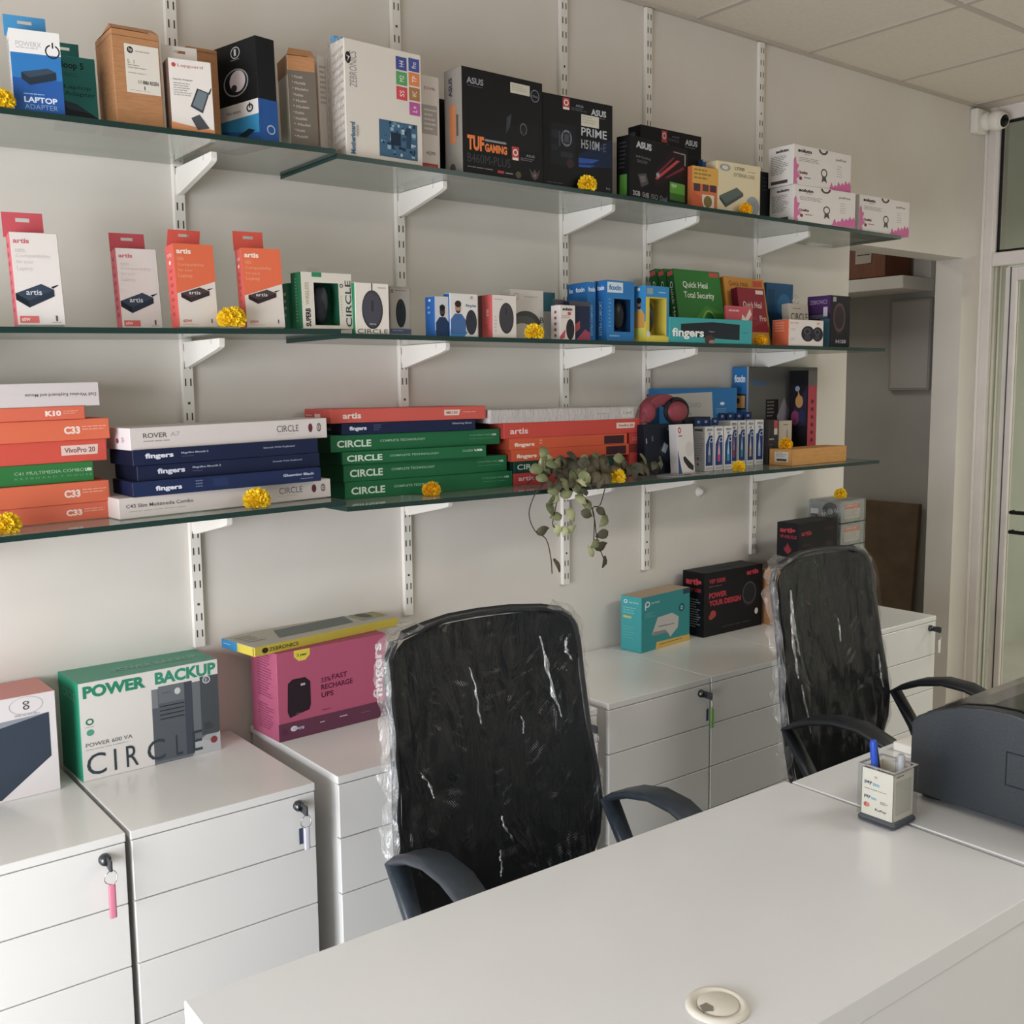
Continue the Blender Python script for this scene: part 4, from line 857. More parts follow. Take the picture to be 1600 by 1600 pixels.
P('black_small', 'accessory_box', 'plain black box in shadow between the white and black motherboard boxes', 'box', None, '1a191b', gfx=[('r', 'F', .0, .96, 1, 1, '2a292b')])
o = P('board_tuf', 'motherboard_box', 'tall black motherboard box with orange lettering and a silver grey spine', 'box', 'motherboard boxes', '131315', {'L': '8d8780', 'T': '131315'}, gfx=[
    ('t', 'F', .06, .85, .26, .91, 'ASUS', '8f9097', 0, .03), ('l', 'F', .07, .82, .25, .835, 1, '55565c'), ('p', 'F', [(.10, .42), (.95, .60), (.95, .30), (.10, .28)], '17181b'),
    ('t', 'F', .06, .23, .26, .37, 'TUF', 'e8792f', 0, .05), ('t', 'F', .27, .235, .54, .315, 'GAMING', 'e8792f', 0, .05), ('r', 'F', .27, .335, .53, .355, '8a8c8e'), ('t', 'F', .06, .115, .58, .20, 'B460M-PLUS', '3d3e42'),
    ('p', 'F', [(.54, .60), (.60, .64), (.58, .52), (.53, .44)], '3a3d44'), ('o', 'F', .75, .515, .045, .06, '5a5d66', .75), ('r', 'F', .73, .46, .77, .53, '25272c'), ('r', 'F', .60, .20, .69, .33, 'b83a38'), ('o', 'F', .645, .275, .032, .034, 'dcd4ce', .6), ('r', 'F', .61, .20, .68, .225, 'dcd4ce'),
    ('t', 'F', .78, .25, .89, .275, 'ASUS', '9a9ca0'), ('l', 'F', .71, .20, .95, .235, 2, '6e7074'), ('l', 'F', .06, .06, .40, .075, 1, '8c8e92'), ('r', 'F', .42, .05, .50, .075, 'b04038'), ('l', 'F', .52, .045, .62, .065, 1, 'a0a2a6'), ('e', 'F', .68, .06, .035, .035, '575040'),
    ('p', 'F', [(.82, .15), (.86, .10), (.89, .14), (.92, .10), (.96, .15), (.93, .06), (.89, .03), (.85, .06)], '4a4c50'), ('p', 'F', [(.87, .09), (.91, .09), (.89, .05)], 'a85a30'), ('o', 'F', .90, .86, .055, .06, '8a8c9a', .88), ('t', 'F', .86, .845, .94, .87, '10xx', '8a8c9a'),
    ('r', 'L', .30, .30, .68, .66, 'c47a4a'), ('t', 'L', .28, .74, .48, .92, 'ASUS', '35364a', 1, .03), ('r', 'L', .70, .36, .80, .56, '55504c'), ('e', 'L', .45, .06, .17, .05, '4a4846')])
def sticker(o, a, b, c, dd, col='cbc5b4', name='sticker'):
    w_, d_, h_ = o_dims[o.name]; m2 = MB(); decorate(m2, w_, d_, h_, [('r', 'F', a, b, c, dd, col), ('l', 'F', a + .02, b + .02, c - .03, dd - .02, 3, 'a9a394')]); return m2.build(name, o, (0, -.0012, 0))
sticker(o, .585, .845, .83, .945)
o = P('board_prime', 'motherboard_box', 'black motherboard box with white lettering and a marigold before it', 'box', 'motherboard boxes', '111215', gfx=[
    ('p', 'F', [(.50, .40), (.98, .62), (.98, .30), (.50, .25)], '15223c'), ('p', 'F', [(.50, .36), (.80, .37), (.70, .32), (.50, .30)], '2450a0'), ('p', 'F', [(.50, .29), (.75, .30), (.66, .27), (.5, .26)], '2450a0'), ('r', 'F', .28, .86, .375, .985, 'b83a3c'), ('o', 'F', .328, .935, .034, .034, 'd8cfc9', .6), ('r', 'F', .285, .86, .37, .885, 'd8cfc9'),
    ('t', 'F', .46, .91, .57, .935, 'ASUS', 'a6a8ac'), ('l', 'F', .40, .86, .66, .895, 2, '5c5e64'), ('t', 'F', .68, .85, .90, .92, 'ASUS', 'b4b6bb', 0, .04), ('l', 'F', .68, .82, .9, .835, 1, '6e7076'), ('t', 'F', .54, .61, .91, .70, 'PRIME', 'b9bbc2', 0, .01), ('t', 'F', .54, .47, .80, .57, 'H510M', 'a4a6ae', 0, .01), ('t', 'F', .82, .47, .90, .56, '-E', '5c5e66'),
    ('r', 'F', .10, .25, .46, .70, '191b1f'), ('o', 'F', .33, .55, .075, .09, '6d7078', .75), ('r', 'F', .28, .49, .38, .61, '2b2d33'), ('r', 'F', .30, .51, .36, .59, '44474f'), ('r', 'F', .22, .45, .245, .62, '3a3c44'), ('e', 'F', .17, .58, .05, .05, '24262b'), ('r', 'F', .12, .40, .20, .46, '22242a'), ('r', 'F', .25, .34, .42, .40, '2a2c32'), ('e', 'F', .38, .28, .05, .05, '3a2a2c'), ('l', 'F', .06, .04, .40, .055, 1, '5a5c60'), ('t', 'F', .90, .05, .96, .08, 'ht', '8a8c90')])
sticker(o, .535, .715, .79, .84)
rb = random.Random(9)
P('card_box', 'graphics_card_box', 'low black box with a red streak picture and green corner square', 'box', 'graphics card boxes', '121114', {'L': '0f1012'}, gfx=[
    ('p', 'F', [(.40, .25), (.97, .62), (.97, .95), (.75, .98), (.45, .55)], '221318'), ('p', 'F', [(.42, .40), (.80, .78), (.86, .78), (.46, .38)], 'c0404a'), ('p', 'F', [(.46, .50), (.74, .82), (.76, .80), (.50, .50)], '7a2a34'), ('p', 'F', [(.60, .45), (.92, .70), (.94, .66), (.62, .44)], '7a2a34'), ('e', 'F', .47, .46, .03, .04, '9aa0b4'),
    ('r', 'F', .74, .90, .96, .915, '9a9698'), ('r', 'F', .94, .72, .96, .915, '9a9698'), ('t', 'F', .10, .82, .36, .93, 'ASUS', 'bdbec4', 0, .05), ('t', 'F', .10, .66, .34, .70, 'Self-Cooling', '8f9096'), ('l', 'F', .12, .58, .33, .63, 2, '6a6b70'),
    ('p', 'F', [(.13, .40), (.27, .44), (.31, .28), (.19, .20)], '4b4a4c'), ('p', 'F', [(.16, .37), (.25, .40), (.27, .31), (.19, .27)], '6a6868'), ('r', 'F', .68, .10, .95, .40, '5aa02c'), ('r', 'F', .68, .10, .95, .22, '34701c'), ('t', 'F', .71, .30, .80, .37, 'eye', 'dfe8d4'),
    ('t', 'F', .05, .05, .17, .13, '2GB', 'b0b0b4', 0, .03), ('t', 'F', .21, .05, .32, .13, '0dB', 'b0b0b4'), ('t', 'F', .36, .05, .47, .13, 'ISO', '94949a'), ('t', 'F', .51, .05, .63, .13, 'Dual', '94949a'), ('r', 'L', .25, .04, .80, .38, '4d8c28'), ('l', 'L', .2, .45, .8, .9, 7, '3a3b40')])
P('board_back', 'motherboard_box', 'black box with a small red emblem behind the low black box', 'box', 'motherboard boxes', '141215', {'L': '101013'}, gfx=[
    ('t', 'F', .72, .86, .93, .93, 'ASUS', 'b4b5bb', 0, .04), ('l', 'F', .72, .82, .93, .84, 1, '74757a'), ('r', 'F', .33, .84, .42, .98, 'b53a3c'), ('o', 'F', .375, .92, .03, .04, 'd8cfc9', .6), ('t', 'F', .50, .92, .62, .94, 'ASUS', '84858a'), ('l', 'F', .44, .86, .66, .90, 2, '55565a'), ('p', 'F', [(.08, .66), (.40, .72), (.44, .72), (.44, .84), (.43, .84), (.43, .74), (.2, .74)], 'a8354a'), ('r', 'L', .2, .86, .6, .93, '3f5266')])
P('orange_small', 'accessory_box', 'small orange and yellow box with dark photo squares on the top shelf', 'box', None, 'cf6a35', gfx=[
    ('r', 'F', 0, .60, 1, 1, 'd9a23c'), ('l', 'F', .06, .66, .85, .94, 3, '8f7a2c'), ('r', 'F', .06, .42, .30, .60, '4a3a3c'), ('r', 'F', .40, .44, .62, .60, '54423e'), ('r', 'F', .68, .44, .92, .60, '44343a'), ('r', 'F', .38, .03, .84, .36, 'd8cfbe'), ('e', 'F', .60, .20, .16, .14, '7d6a35'), ('l', 'F', .06, .03, .3, .10, 2, '31466a'), ('p', 'F', [(0, 0), (.5, .0), (.3, .30), (0, .42)], 'c8582c')])
P('blue_small', 'accessory_box', 'small blue box peeking out behind the orange and beige boxes', 'box', None, '2c5b9c', gfx=[('p', 'F', [(.1, .86), (.6, .98), (.8, .9), (.4, .84)], '16284a'), ('r', 'F', 0, .96, 1, 1, 'c9c2b0')])
P('beige_drive', 'drive_box', 'pale yellow box with a grey slab picture and a marigold before it', 'box', None, 'd9caa2', gfx=[
    ('o', 'F', .18, .88, .12, .07, '8a96a0', .6), ('t', 'F', .40, .86, .62, .92, 'LT700', '4c4844', 0, .02), ('t', 'F', .38, .73, .86, .80, 'EXTERNAL CASE', '6a655c'), ('l', 'F', .70, .83, .94, .86, 1, '8a8478'), ('p', 'F', [(.06, .32), (.45, .52), (.60, .42), (.20, .18)], '59645f'), ('p', 'F', [(.06, .32), (.20, .18), (.20, .10), (.06, .25)], '3a4240'), ('p', 'F', [(.20, .18), (.60, .42), (.60, .36), (.20, .10)], '474f4c'), ('e', 'F', .82, .18, .16, .20, '8d959c')])
P('black_low', 'accessory_box', 'black box in shadow just left of the white and pink boxes', 'box', None, '1c1c22', gfx=[('l', 'F', .3, .6, .8, .9, 4, '33343c')])
def toner(key, label):
    g = [('t', 'F', .07, .82, .30, .91, 'solutn', '3a3434', 0, .05), ('l', 'F', .18, .76, .32, .79, 1, '8a8480'), ('t', 'F', .72, .76, .91, .84, 'justPrint', '6a4c50', 0, .01), ('l', 'F', .09, .58, .48, .70, 3, 'a9a2a0'), ('t', 'F', .08, .27, .24, .36, 'Quality', '7a2c34', 0, .04), ('l', 'F', .18, .16, .36, .22, 1, '7a7472'), ('e', 'F', .12, .17, .025, .045, '8a3a50'),
         ('o', 'F', .52, .40, .055, .11, '4a4444', .72), ('p', 'F', [(.49, .32), (.55, .32), (.57, .16), (.52, .21), (.48, .15)], '5a5452'), ('o', 'F', .50, .98, .08, .12, '5c4a4a', .6), ('r', 'F', .40, .985, .60, 1.0, 'ddd6d2'), ('p', 'F', [(0, .62), (.03, .70), (.05, .52), (.09, .50), (.06, .34), (.11, .22), (.05, .14), (.07, .02), (0, 0)], 'd873a4')]
    for i in range(5): g.append(('l', 'F', .74, .62 - i * .065, .86, .645 - i * .065, 1, '9c9490'))
    rb = random.Random(2)
    pts = [(.60, 0)]; 
    for i in range(12): x = .62 + i * .032; pts += [(x, (.04 + .018 * i) + (.10 if i % 2 else 0) * (.5 + rb.random()))]
    pts += [(1, .20), (1, 0)]
    g.append(('p', 'F', pts, 'd56aa0'))
    g += [('t', 'L', .30, .84, .80, .92, 'solutn', '3a3434', 0, .05), ('l', 'L', .10, .28, .82, .76, 11, '8f8986'), ('r', 'L', .12, .06, .78, .14, '4a4444')]
    return P(key, 'toner_box', label, 'box', 'white and pink printer cartridge boxes', 'ddd7d2', gfx=g)
toner('toner_low', 'white box with pink splashes, lower of the stacked pair')
toner('toner_up', 'white box with pink splashes, on top of another one like it')
toner('toner_right', 'white box with pink splashes alone at the right end of the top shelf')

# ---------------- middle shelf
def adapter_white(key, label, s):
    o = P(key, 'adapter_box', label, 'box', 'adapter boxes with hang tabs', 'dcd5d1', {'L': 'd8606a'}, tilt=True, gfx=[
        ('t', 'F', .07, .88, .40, .93, 'artis', 'd0686c', 0, .03), ('t', 'F', .10, .78, .30, .82, '100%', 'cfc4c2'), ('t', 'F', .10, .715, .82, .765, 'Compatibility', 'cfc4c2'), ('t', 'F', .10, .65, .45, .70, 'for your', 'cfc4c2'), ('t', 'F', .10, .575, .42, .63, 'Laptop', 'cfc4c2'),
        *adapter_pic(.42, .33, .40, '2a3340', '364252', '1c232c', .38, 'artis'), ('r', 'F', .06, .02, .45, .095, 'dd6a66'), ('t', 'F', .10, .04, .27, .075, '65W', 'f0dcd8', 0, .03), ('r', 'F', .80, .04, .84, .10, '5a5456'), ('l', 'F', .72, .015, .92, .03, 1, '9a9494'), ('l', 'L', .3, .1, .7, .9, 8, 'b84a56')])
    return o
o = adapter_white('adapter_m1', 'tall white adapter box with a red tab, farthest left on the middle shelf', 1); hang_tab(o, -.004, .072, .050, 'd0505c')
o = adapter_white('adapter_m2', 'white adapter box with a red tab standing beside the orange ones', 2); hang_tab(o, .0, .075, .042, 'd0505c')
def adapter_orange(key, label):
    return P(key, 'adapter_box', label, 'box', 'adapter boxes with hang tabs', 'dcd2c8', {'L': 'dd5a50'}, tilt=True, gfx=[
        ('p', 'F', [(0, .40), (1, .56), (1, 1), (0, 1)], 'e5683c'), ('t', 'F', .07, .88, .43, .94, 'artis', 'f2e4dc', 0, .03), ('t', 'F', .08, .80, .24, .84, '100%', 'eba07e'), ('t', 'F', .08, .725, .74, .77, 'Compatibility', 'eba07e'), ('t', 'F', .08, .66, .45, .70, 'for your', 'eba07e'), ('t', 'F', .08, .585, .42, .64, 'Laptop', 'eba07e'),
        *adapter_pic(.46, .40, .36, '372a2c', '4a3c3e', '2a2022', .30, 'artis'), ('t', 'F', .10, .055, .32, .09, '65W', 'd9624c', 0, .02), ('l', 'F', .10, .02, .5, .035, 1, 'b8a8a0'), ('r', 'F', .81, .05, .84, .10, '5a5456'), ('t', 'L', .25, .85, .75, .90, 'artis', 'f0d4cc'), ('e', 'L', .5, .78, .12, .025, 'f0d4cc'), ('l', 'L', .35, .1, .65, .7, 7, 'c84a44')])
o = adapter_orange('adapter_m3', 'orange adapter box with a bent tab, left of a marigold'); hang_tab(o, .004, .077, .038, 'dc4f42', skew=.15)
o = adapter_orange('adapter_m4', 'orange adapter box with an upright tab, right of a marigold'); hang_tab(o, -.002, .068, .044, 'd8503f')
P('green_spine', 'mouse_box', 'green box edge between the orange adapter box and the windowed green box', 'box', 'mouse boxes on the middle shelf', '1d5f45', tilt=True, gfx=[('l', 'L', .3, .2, .7, .8, 4, '8fb5a0')])
o = P('superb', 'mouse_box', 'white and green box with a window showing a large dark mouse', 'box', 'mouse boxes on the middle shelf', 'd9d3c8', {'L': '14643f'}, tilt=True, hole=(.24, .06, .73, .82, .035, '1a4f38'), gfx=[
    ('t', 'F', .06, .04, .16, .36, 'SUPERB', '2a2a2c', 1, .04), ('t', 'F', .07, .42, .14, .82, 'WIRELESS', 'a39a6c', 1), ('t', 'F', .86, .04, .98, .88, 'CIRCLE', '3a4244', 1, .01), ('r', 'F', .21, .92, .40, 1.0, '1d8a5c'), ('o', 'F', .79, .78, .035, .035, '2c3a3a', .6), ('l', 'F', .765, .2, .80, .6, 8, 'b8b2a8'), ('l', 'L', .4, .1, .6, .9, 14, '5a9a7c')])
mb = MB(); mb.ball((.057, .018, .056), .023, .015, .046, mat('24262c', .3), 24); mb.ball((.066, .013, .066), .010, .011, .032, mat('34363e', .3), 20); mb.build('mouse', o)
hw = MB(); hw.box(.030, .020, 0, .062, .0215, .012, M_acryl); hw.build('hang_tab', o, (0, 0, o_dims[o.name][2]))
o = P('mouse_circle', 'mouse_box', 'white box with a large dark mouse picture and thin grey letters at its foot', 'box', 'mouse boxes on the middle shelf', 'ddd6cc', {'L': '188a5c'}, gfx=[
    *mouse_pic(.50, .48, .31, .38, '42414a', '33323a'), ('e', 'F', .49, .50, .285, .30, '484750'), ('r', 'F', .46, .45, .54, .66, '37363e'), ('r', 'F', .48, .84, .51, 1.0, '2c2c32'), ('t', 'F', .40, .185, .60, .21, 'CIRCLE', 'c2c0c4', 0, .03), ('t', 'F', .05, .01, .95, .10, 'CIRCLE', '4a4a4a'), ('t', 'F', .66, .90, .92, .925, 'WIRED', '8a8680')])
P('mouse_grey', 'mouse_box', 'pale grey blister pack with a small dark oval mouse', 'box', 'mouse boxes on the middle shelf', '98948f', {'L': '8c8884'}, gfx=[('r', 'F', .06, .16, .94, .96, 'a5a09b'), ('r', 'F', 0, .04, 1, .14, '4d5c78'), ('l', 'F', .1, .06, .9, .12, 1, '8a98b0'), ('r', 'F', .06, .86, .18, .94, '7c7876'), ('l', 'F', .25, .88, .9, .93, 1, '7c7876'), *mouse_pic(.52, .46, .24, .29, '20282c', '151b1e')])
P('mouse_man1', 'mouse_box', 'blue box with a man in a dark top, behind the other blue box', 'box', 'mouse boxes on the middle shelf', 'c4c5c8', {'L': '1f63b0', 'T': 'a8b4c4'}, gfx=[('r', 'F', 0, 0, 1, .15, '2a78bc'), *person_pic(.08, 1, 0, '1f3556', '17181c', '4a3630', .80), ('l', 'L', .3, .5, .6, .75, 2, '7ab0d8'), ('e', 'L', .5, .9, .12, .03, 'd0e0ee')])
P('mouse_man2', 'mouse_box', 'blue and white box with a bearded man in blue and a dark mouse', 'box', 'mouse boxes on the middle shelf', 'd6d3d0', {'L': '1d6ab8'}, gfx=[('p', 'F', [(0, 0), (.5, 0), (.62, .10), (.45, .20), (0, .16)], '2d86c6'), *person_pic(.02, .56, .06, '3f68a0', '33241e', 'b58a70', .84), *mouse_pic(.76, .34, .20, .29, '32323c', '24242c'), ('t', 'F', .56, .68, .94, .76, 'Style', '33507a', 0, .01), ('e', 'F', .78, .92, .04, .03, 'c08a4a'), ('l', 'F', .68, .86, .9, .88, 1, 'a8a6a8'), ('l', 'L', .3, .3, .7, .8, 5, '6aa6d8')])
P('mouse_red', 'mouse_box', 'red sided white box with a charcoal mouse, beside the headphones box', 'box', 'mouse boxes on the middle shelf', 'd9d2cb', {'L': 'cf5656', 'T': 'b05a52'}, gfx=[*mouse_pic(.58, .46, .30, .36, '423f44', '302d32'), ('l', 'F', .1, .86, .6, .90, 1, 'a8a2a0'), ('l', 'F', .08, .10, .2, .5, 5, 'c0bab6'), ('t', 'L', .55, .50, .75, .66, 'artis', 'eab8ac', 1, .02), ('l', 'L', .5, .05, .75, .3, 4, 'b84a4c'), ('r', 'L', 0, 0, .28, 1, '6e4444')])
P('headset_white', 'headset_box', 'white box with a curved dark headphone arc behind a marigold', 'box', None, 'cfcac3', gfx=[('e', 'F', .45, .30, .45, .28, '4a4c4c'), ('e', 'F', .40, .26, .40, .22, '5c5e5c'), ('e', 'F', .35, .15, .36, .18, 'bdb8b0'), ('o', 'F', .17, .86, .08, .065, '8a8a8c', .85), ('l', 'F', .4, .83, .9, .87, 1, 'aaa6a2'), ('t', 'F', .88, .35, 1.0, .46, 'B', '3a3a3c')])
P('teal_small', 'accessory_box', 'small teal and grey box at the back of the middle shelf', 'box', None, '3f7d8c', gfx=[('r', 'F', 0, 0, 1, .62, 'b4b0ab')])
o = P('mouse_small', 'mouse_box', 'small white and red box with a tiny black mouse and clear tab', 'box', 'mouse boxes on the middle shelf', 'd8d0ca', {'L': 'd6d0cb'}, gfx=[*mouse_pic(.66, .30, .27, .30, '2a282e', '1c1a20'), ('p', 'F', [(0, .1), (.35, .3), (.3, .05), (0, 0)], 'c04a58'), ('t', 'F', .16, .84, .80, .93, 'solutn', '35302f', 0, .05), ('e', 'F', .60, .76, .12, .05, 'c2484c'), *[('e', 'L', .5, .80 - .17 * i, .14, .045, 'b04a4e') for i in range(5)], ('l', 'F', .1, .6, .8, .7, 2, 'c98a88')])
mb = MB(); mb.box(.004, .036, 0, .058, .0375, .022, M_acryl); mb.box(.012, .035, .004, .050, .036, .018, mat('4a4648', .4)); mb.build('hang_tab', o, (0, 0, o_dims[o.name][2]))
P('navy_swoosh', 'accessory_box', 'dark navy pack with a pink swoosh behind the small mouse box', 'box', None, '232c45', gfx=[('p', 'F', [(.3, 0), (1, 0), (1, .20), (.75, .28), (.5, .12)], 'a8405c'), ('p', 'F', [(0, .3), (.5, .5), (.5, .3), (0, .05)], 'b04a55'), ('r', 'F', 0, .88, 1, 1, '4a4850')])
def foxin(key, label, front=False, **k):
    g = [('t', 'L', .38, .10, .62, .66, 'EXTRA COMFORT', 'a5cdea', 1, .01), ('t', 'L', .22, .84, .80, .92, 'foxin', 'dcebf6', 0, .03)]
    if front: g += [('r', 'F', .02, .80, .58, .97, 'cfdce6'), ('t', 'F', .08, .84, .52, .93, 'foxin', '2b78b4', 0, .04), ('l', 'F', .1, .05, .6, .10, 1, '8fc0e4'), ('l', 'F', .06, .2, .16, .7, 8, '5a9ccc')]
    else: g += [('t', 'F', .10, .84, .92, .92, 'foxin', 'dcebf6', 0, .03), ('t', 'F', .38, .10, .62, .62, 'EXTRA COMFORT', '9cc6e6', 1, .01)]
    return P(key, 'mouse_box', label, 'box', 'mouse boxes on the middle shelf', '1c76bb', {'L': '176aae'}, gfx=g, **k)
foxin('blue_a', 'bright blue box, rearmost of the three in a row')
foxin('blue_b', 'narrow bright blue box, middle of the three in a row')
o = foxin('blue_c', 'bright blue box with a dark window, frontmost of the three in a row', True, hole=(.26, .16, .86, .70, .03, '12304e'))
mb = MB(); mb.ball((.060, .018, .076), .024, .014, .042, mat('1a1c22', .3), 22); mb.build('mouse', o)
yl = [('r', 'L', 0, 0, 1, .36, 'd9c62a'), ('r', 'L', 0, .36, 1, 1, '2188c6'), *person_pic(.04, .48, .25, 'c9933c', '1c1614', '8a6450', .80, 'L'), *person_pic(.52, .96, .25, 'c9933c', '1c1614', '8a6450', .80, 'L'), ('r', 'F', 0, .80, 1, 1, '2188c6'), ('r', 'F', 0, .0, 1, .10, 'd9c62a'),
      ('p', 'F', [(0, .10), (.10, .10), (.10, .80), (0, .80)], '2188c6'), ('r', 'F', .90, .10, 1, .80, '2188c6'), ('r', 'F', .05, .85, .30, .96, '8aa0a8'), ('l', 'F', .55, .86, .9, .90, 1, 'b4d4e8'), ('e', 'F', .10, .14, .09, .055, 'c9ccc4'), ('e', 'L', .3, .17, .12, .05, 'b8c85a'), ('e', 'L', .78, .17, .12, .05, 'b8c85a'), ('e', 'L', .25, .92, .06, .03, 'c8dcea'), ('e', 'L', .72, .94, .06, .03, 'c8dcea')]
yl = [g for g in yl if not (g[0] == 'p' and g[1] == 'F')]
o = P('yellow_window', 'mouse_box', 'blue and yellow box with a windowed dark mouse and two men', 'box', 'mouse boxes on the middle shelf', 'd2c02c', {'L': '2188c6', 'T': '2a86c0'}, hole=(.16, .12, .88, .78, .05, 'cdb92a'), gfx=yl)
mb = MB(); mb.ball((.040, .030, .074), .022, .018, .048, mat('2a2c33', .3), 24); mb.build('mouse', o)
for k in range(3):
    P('security_green%d' % k, 'software_box', ['green software box, rearmost of the three in a row', 'green software box, middle one of the three in a row', 'green software box showing its full cover, front of the three'][k], 'box', 'green software boxes', '2c7a2e', {'L': '1f5a2c', 'T': '2c6a30'}, gfx=[
        ('r', 'F', .76, .92, .96, .98, 'c84a4a'), ('t', 'F', .17, .74, .70, .84, 'Quick Heal', 'e6eadc', 0, .01), ('t', 'F', .17, .59, .82, .70, 'Total Security', 'e6eadc', 0, .01), ('p', 'F', [(0, 0), (1, 0), (1, .42), (.62, .52), (.3, .3), (0, .22)], '3f8e2c'), ('p', 'F', [(.48, .0), (.86, 0), (.82, .34), (.66, .46), (.52, .30)], '24602c'), ('o', 'F', .66, .24, .16, .22, '7cb83c', .88), ('e', 'F', .63, .10, .09, .10, 'c8924c'),
        ('r', 'L', .1, .92, .9, .98, 'c05048'), ('t', 'L', .3, .28, .72, .84, 'Quick Heal', 'd8e0cc', -1, .01)])
P('security_orange', 'software_box', 'orange and yellow software box behind the maroon one', 'box', None, 'cf8a22', {'T': 'b8761c'}, gfx=[('r', 'F', .70, .88, .94, .97, 'c8503a'), ('t', 'F', .10, .86, .56, .94, 'Quick Heal', '6a3a18'), ('r', 'F', 0, 0, 1, .46, 'b88a2a'), ('l', 'F', .55, .12, .92, .42, 6, '6a5018')])
P('security_maroon', 'software_box', 'maroon software box leaning before the orange one', 'box', None, '8c2030', {'L': '5c1622'}, gfx=[('r', 'F', .66, .90, .94, .97, 'd8c4bc'), ('t', 'F', .16, .63, .84, .76, 'Quick Heal', 'e0c8c0', 0, .01), ('t', 'F', .22, .44, .60, .52, 'AntiVirus', 'a84a50'), ('t', 'F', .72, .42, .96, .52, 'Pro', 'd8bcb4', 0, .01), ('r', 'F', 0, 0, 1, .22, 'b88a2a')])
P('pink_small', 'card_pack', 'flat pink and white card with a white bird shape on the middle shelf', 'box', None, 'c8505c', gfx=[('l', 'F', .1, .80, .6, .90, 1, 'e8b0b0'), ('r', 'F', .04, .30, .55, .62, 'd8ccc8'), ('p', 'F', [(.60, .35), (.95, .80), (.88, .95), (.72, .70), (.60, .80), (.55, .50)], 'dccfca'), ('r', 'F', .08, .34, .5, .50, 'c8888c')])
P('soundbar', 'soundbar_box', 'long turquoise box with a black speaker bar picture and white lettering', 'box', None, '2aa0a4', {'T': '2a9498'}, gfx=[('p', 'F', [(.13, .74), (.13, .26), (.84, .16), (.84, .80), (.5, .86)], '20262c'), ('e', 'F', .47, .14, .06, .20, '4a3434'), ('e', 'F', .50, .04, .04, .10, 'a08070'), ('r', 'F', .38, .0, .58, .0005, '2aa0a4'), ('t', 'F', .03, .14, .40, .58, 'fingers', 'e4e8e6', 0, .03), ('t', 'F', .46, .44, .53, .50, 'fingers', 'b8bcbc'), ('l', 'F', .88, .42, .96, .48, 1, '1f7478')])
P('blue_back', 'accessory_box', 'dark blue box at the back between the orange and purple boxes', 'box', None, '1d5884', gfx=[('e', 'F', .66, .66, .26, .18, '2f74a4'), ('e', 'F', .70, .60, .14, .10, '4a8cb4'), ('r', 'F', .05, .3, .3, .9, '19496e'), ('r', 'F', .2, 0, 1, .35, '164468')])
o = P('circle_small', 'accessory_box', 'small beige card pack leaning behind the orange speaker box', 'box', None, 'bdb4a6', gfx=[('t', 'F', .10, .60, .95, .78, 'CIRCLE', '4c4840', 0, .01), ('l', 'F', .2, .84, .7, .90, 1, '8a8478')])
mb = MB(); mb.ball((.060, .015, .010), .022, .008, .020, M_acryl, 14); mb.build('blister', o, (0, 0, o_dims[o.name][2] + .004))
P('speaker_box', 'speaker_box', 'orange and white box with a pair of dark round speakers', 'box', None, 'd8cfca', {'L': 'd9643c', 'T': 'c8b8b0'}, gfx=[('e', 'F', .55, .47, .19, .30, '26242a'), ('e', 'F', .83, .46, .16, .28, '26242a'), ('o', 'F', .53, .56, .09, .13, '55525a', .7), ('o', 'F', .82, .54, .08, .12, '55525a', .7), ('e', 'F', .53, .32, .08, .11, '3a3840'), ('e', 'F', .82, .32, .07, .10, '3a3840'), ('t', 'F', .05, .84, .28, .92, 'artis', 'd98a7a'), ('l', 'F', .06, .55, .22, .66, 2, 'b8aca8'), ('l', 'F', .06, .2, .2, .3, 2, 'b8aca8'), ('e', 'F', .84, .87, .05, .05, 'd8a090'), ('l', 'L', .2, .5, .8, .9, 4, 'e89a7c')])
P('purple_box', 'headset_box', 'black and purple box at the right end of the middle shelf', 'box', None, '14131a', {'L': '2c2038'}, gfx=[('r', 'L', 0, .66, 1, 1, '4a2c5c'), ('t', 'L', .10, .84, .86, .92, 'ZEBRONICS', 'a890b4', 0, .01), ('r', 'L', .1, .56, .9, .64, '5a5666'), ('r', 'L', .58, .0, .98, .55, '3f7890'), ('r', 'L', .70, .60, .88, .78, 'c8c4cc'), ('e', 'F', .45, .55, .30, .30, '2a2026'), ('o', 'F', .45, .58, .30, .28, '5a3a44', .8), ('r', 'F', .12, .88, .28, .97, '9a9098'), ('t', 'F', .30, .08, .80, .15, 'H150', 'bcb8c0', 0, .02)])

# ---------------- lowest shelf: keyboard boxes lying in stacks
KG = 'keyboard boxes stacked on the lowest shelf'
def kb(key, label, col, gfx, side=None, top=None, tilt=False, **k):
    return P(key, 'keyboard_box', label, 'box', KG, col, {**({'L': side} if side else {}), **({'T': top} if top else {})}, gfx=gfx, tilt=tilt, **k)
def c33(a=.775): return [('t', 'F', a, .30, a + .075, .66, 'C33', 'f2d8cc', 0, .05), ('l', 'F', a + .085, .40, a + .20, .66, 2, 'eea084')]
kb('kl1', 'orange keyboard box, bottom one of the leftmost stack', 'e0694a', c33(.79), tilt=True)
kb('kl2', 'orange keyboard box, second from the bottom of the leftmost stack', 'e26a44', c33(.785), tilt=True)
kb('kl3', 'green keyboard box in the middle of the leftmost stack', '2a7a3a', [('t', 'F', .60, .52, .95, .68, 'C41 MULTIMEDIA COMBO', 'a4c4a4', 0, .0), ('t', 'F', .955, .52, .99, .68, 'USB', 'd8e4d4', 0, .05), ('t', 'F', .60, .30, .99, .40, 'K E Y B O A R D  +  M O U S E', '6aa878')], tilt=True)
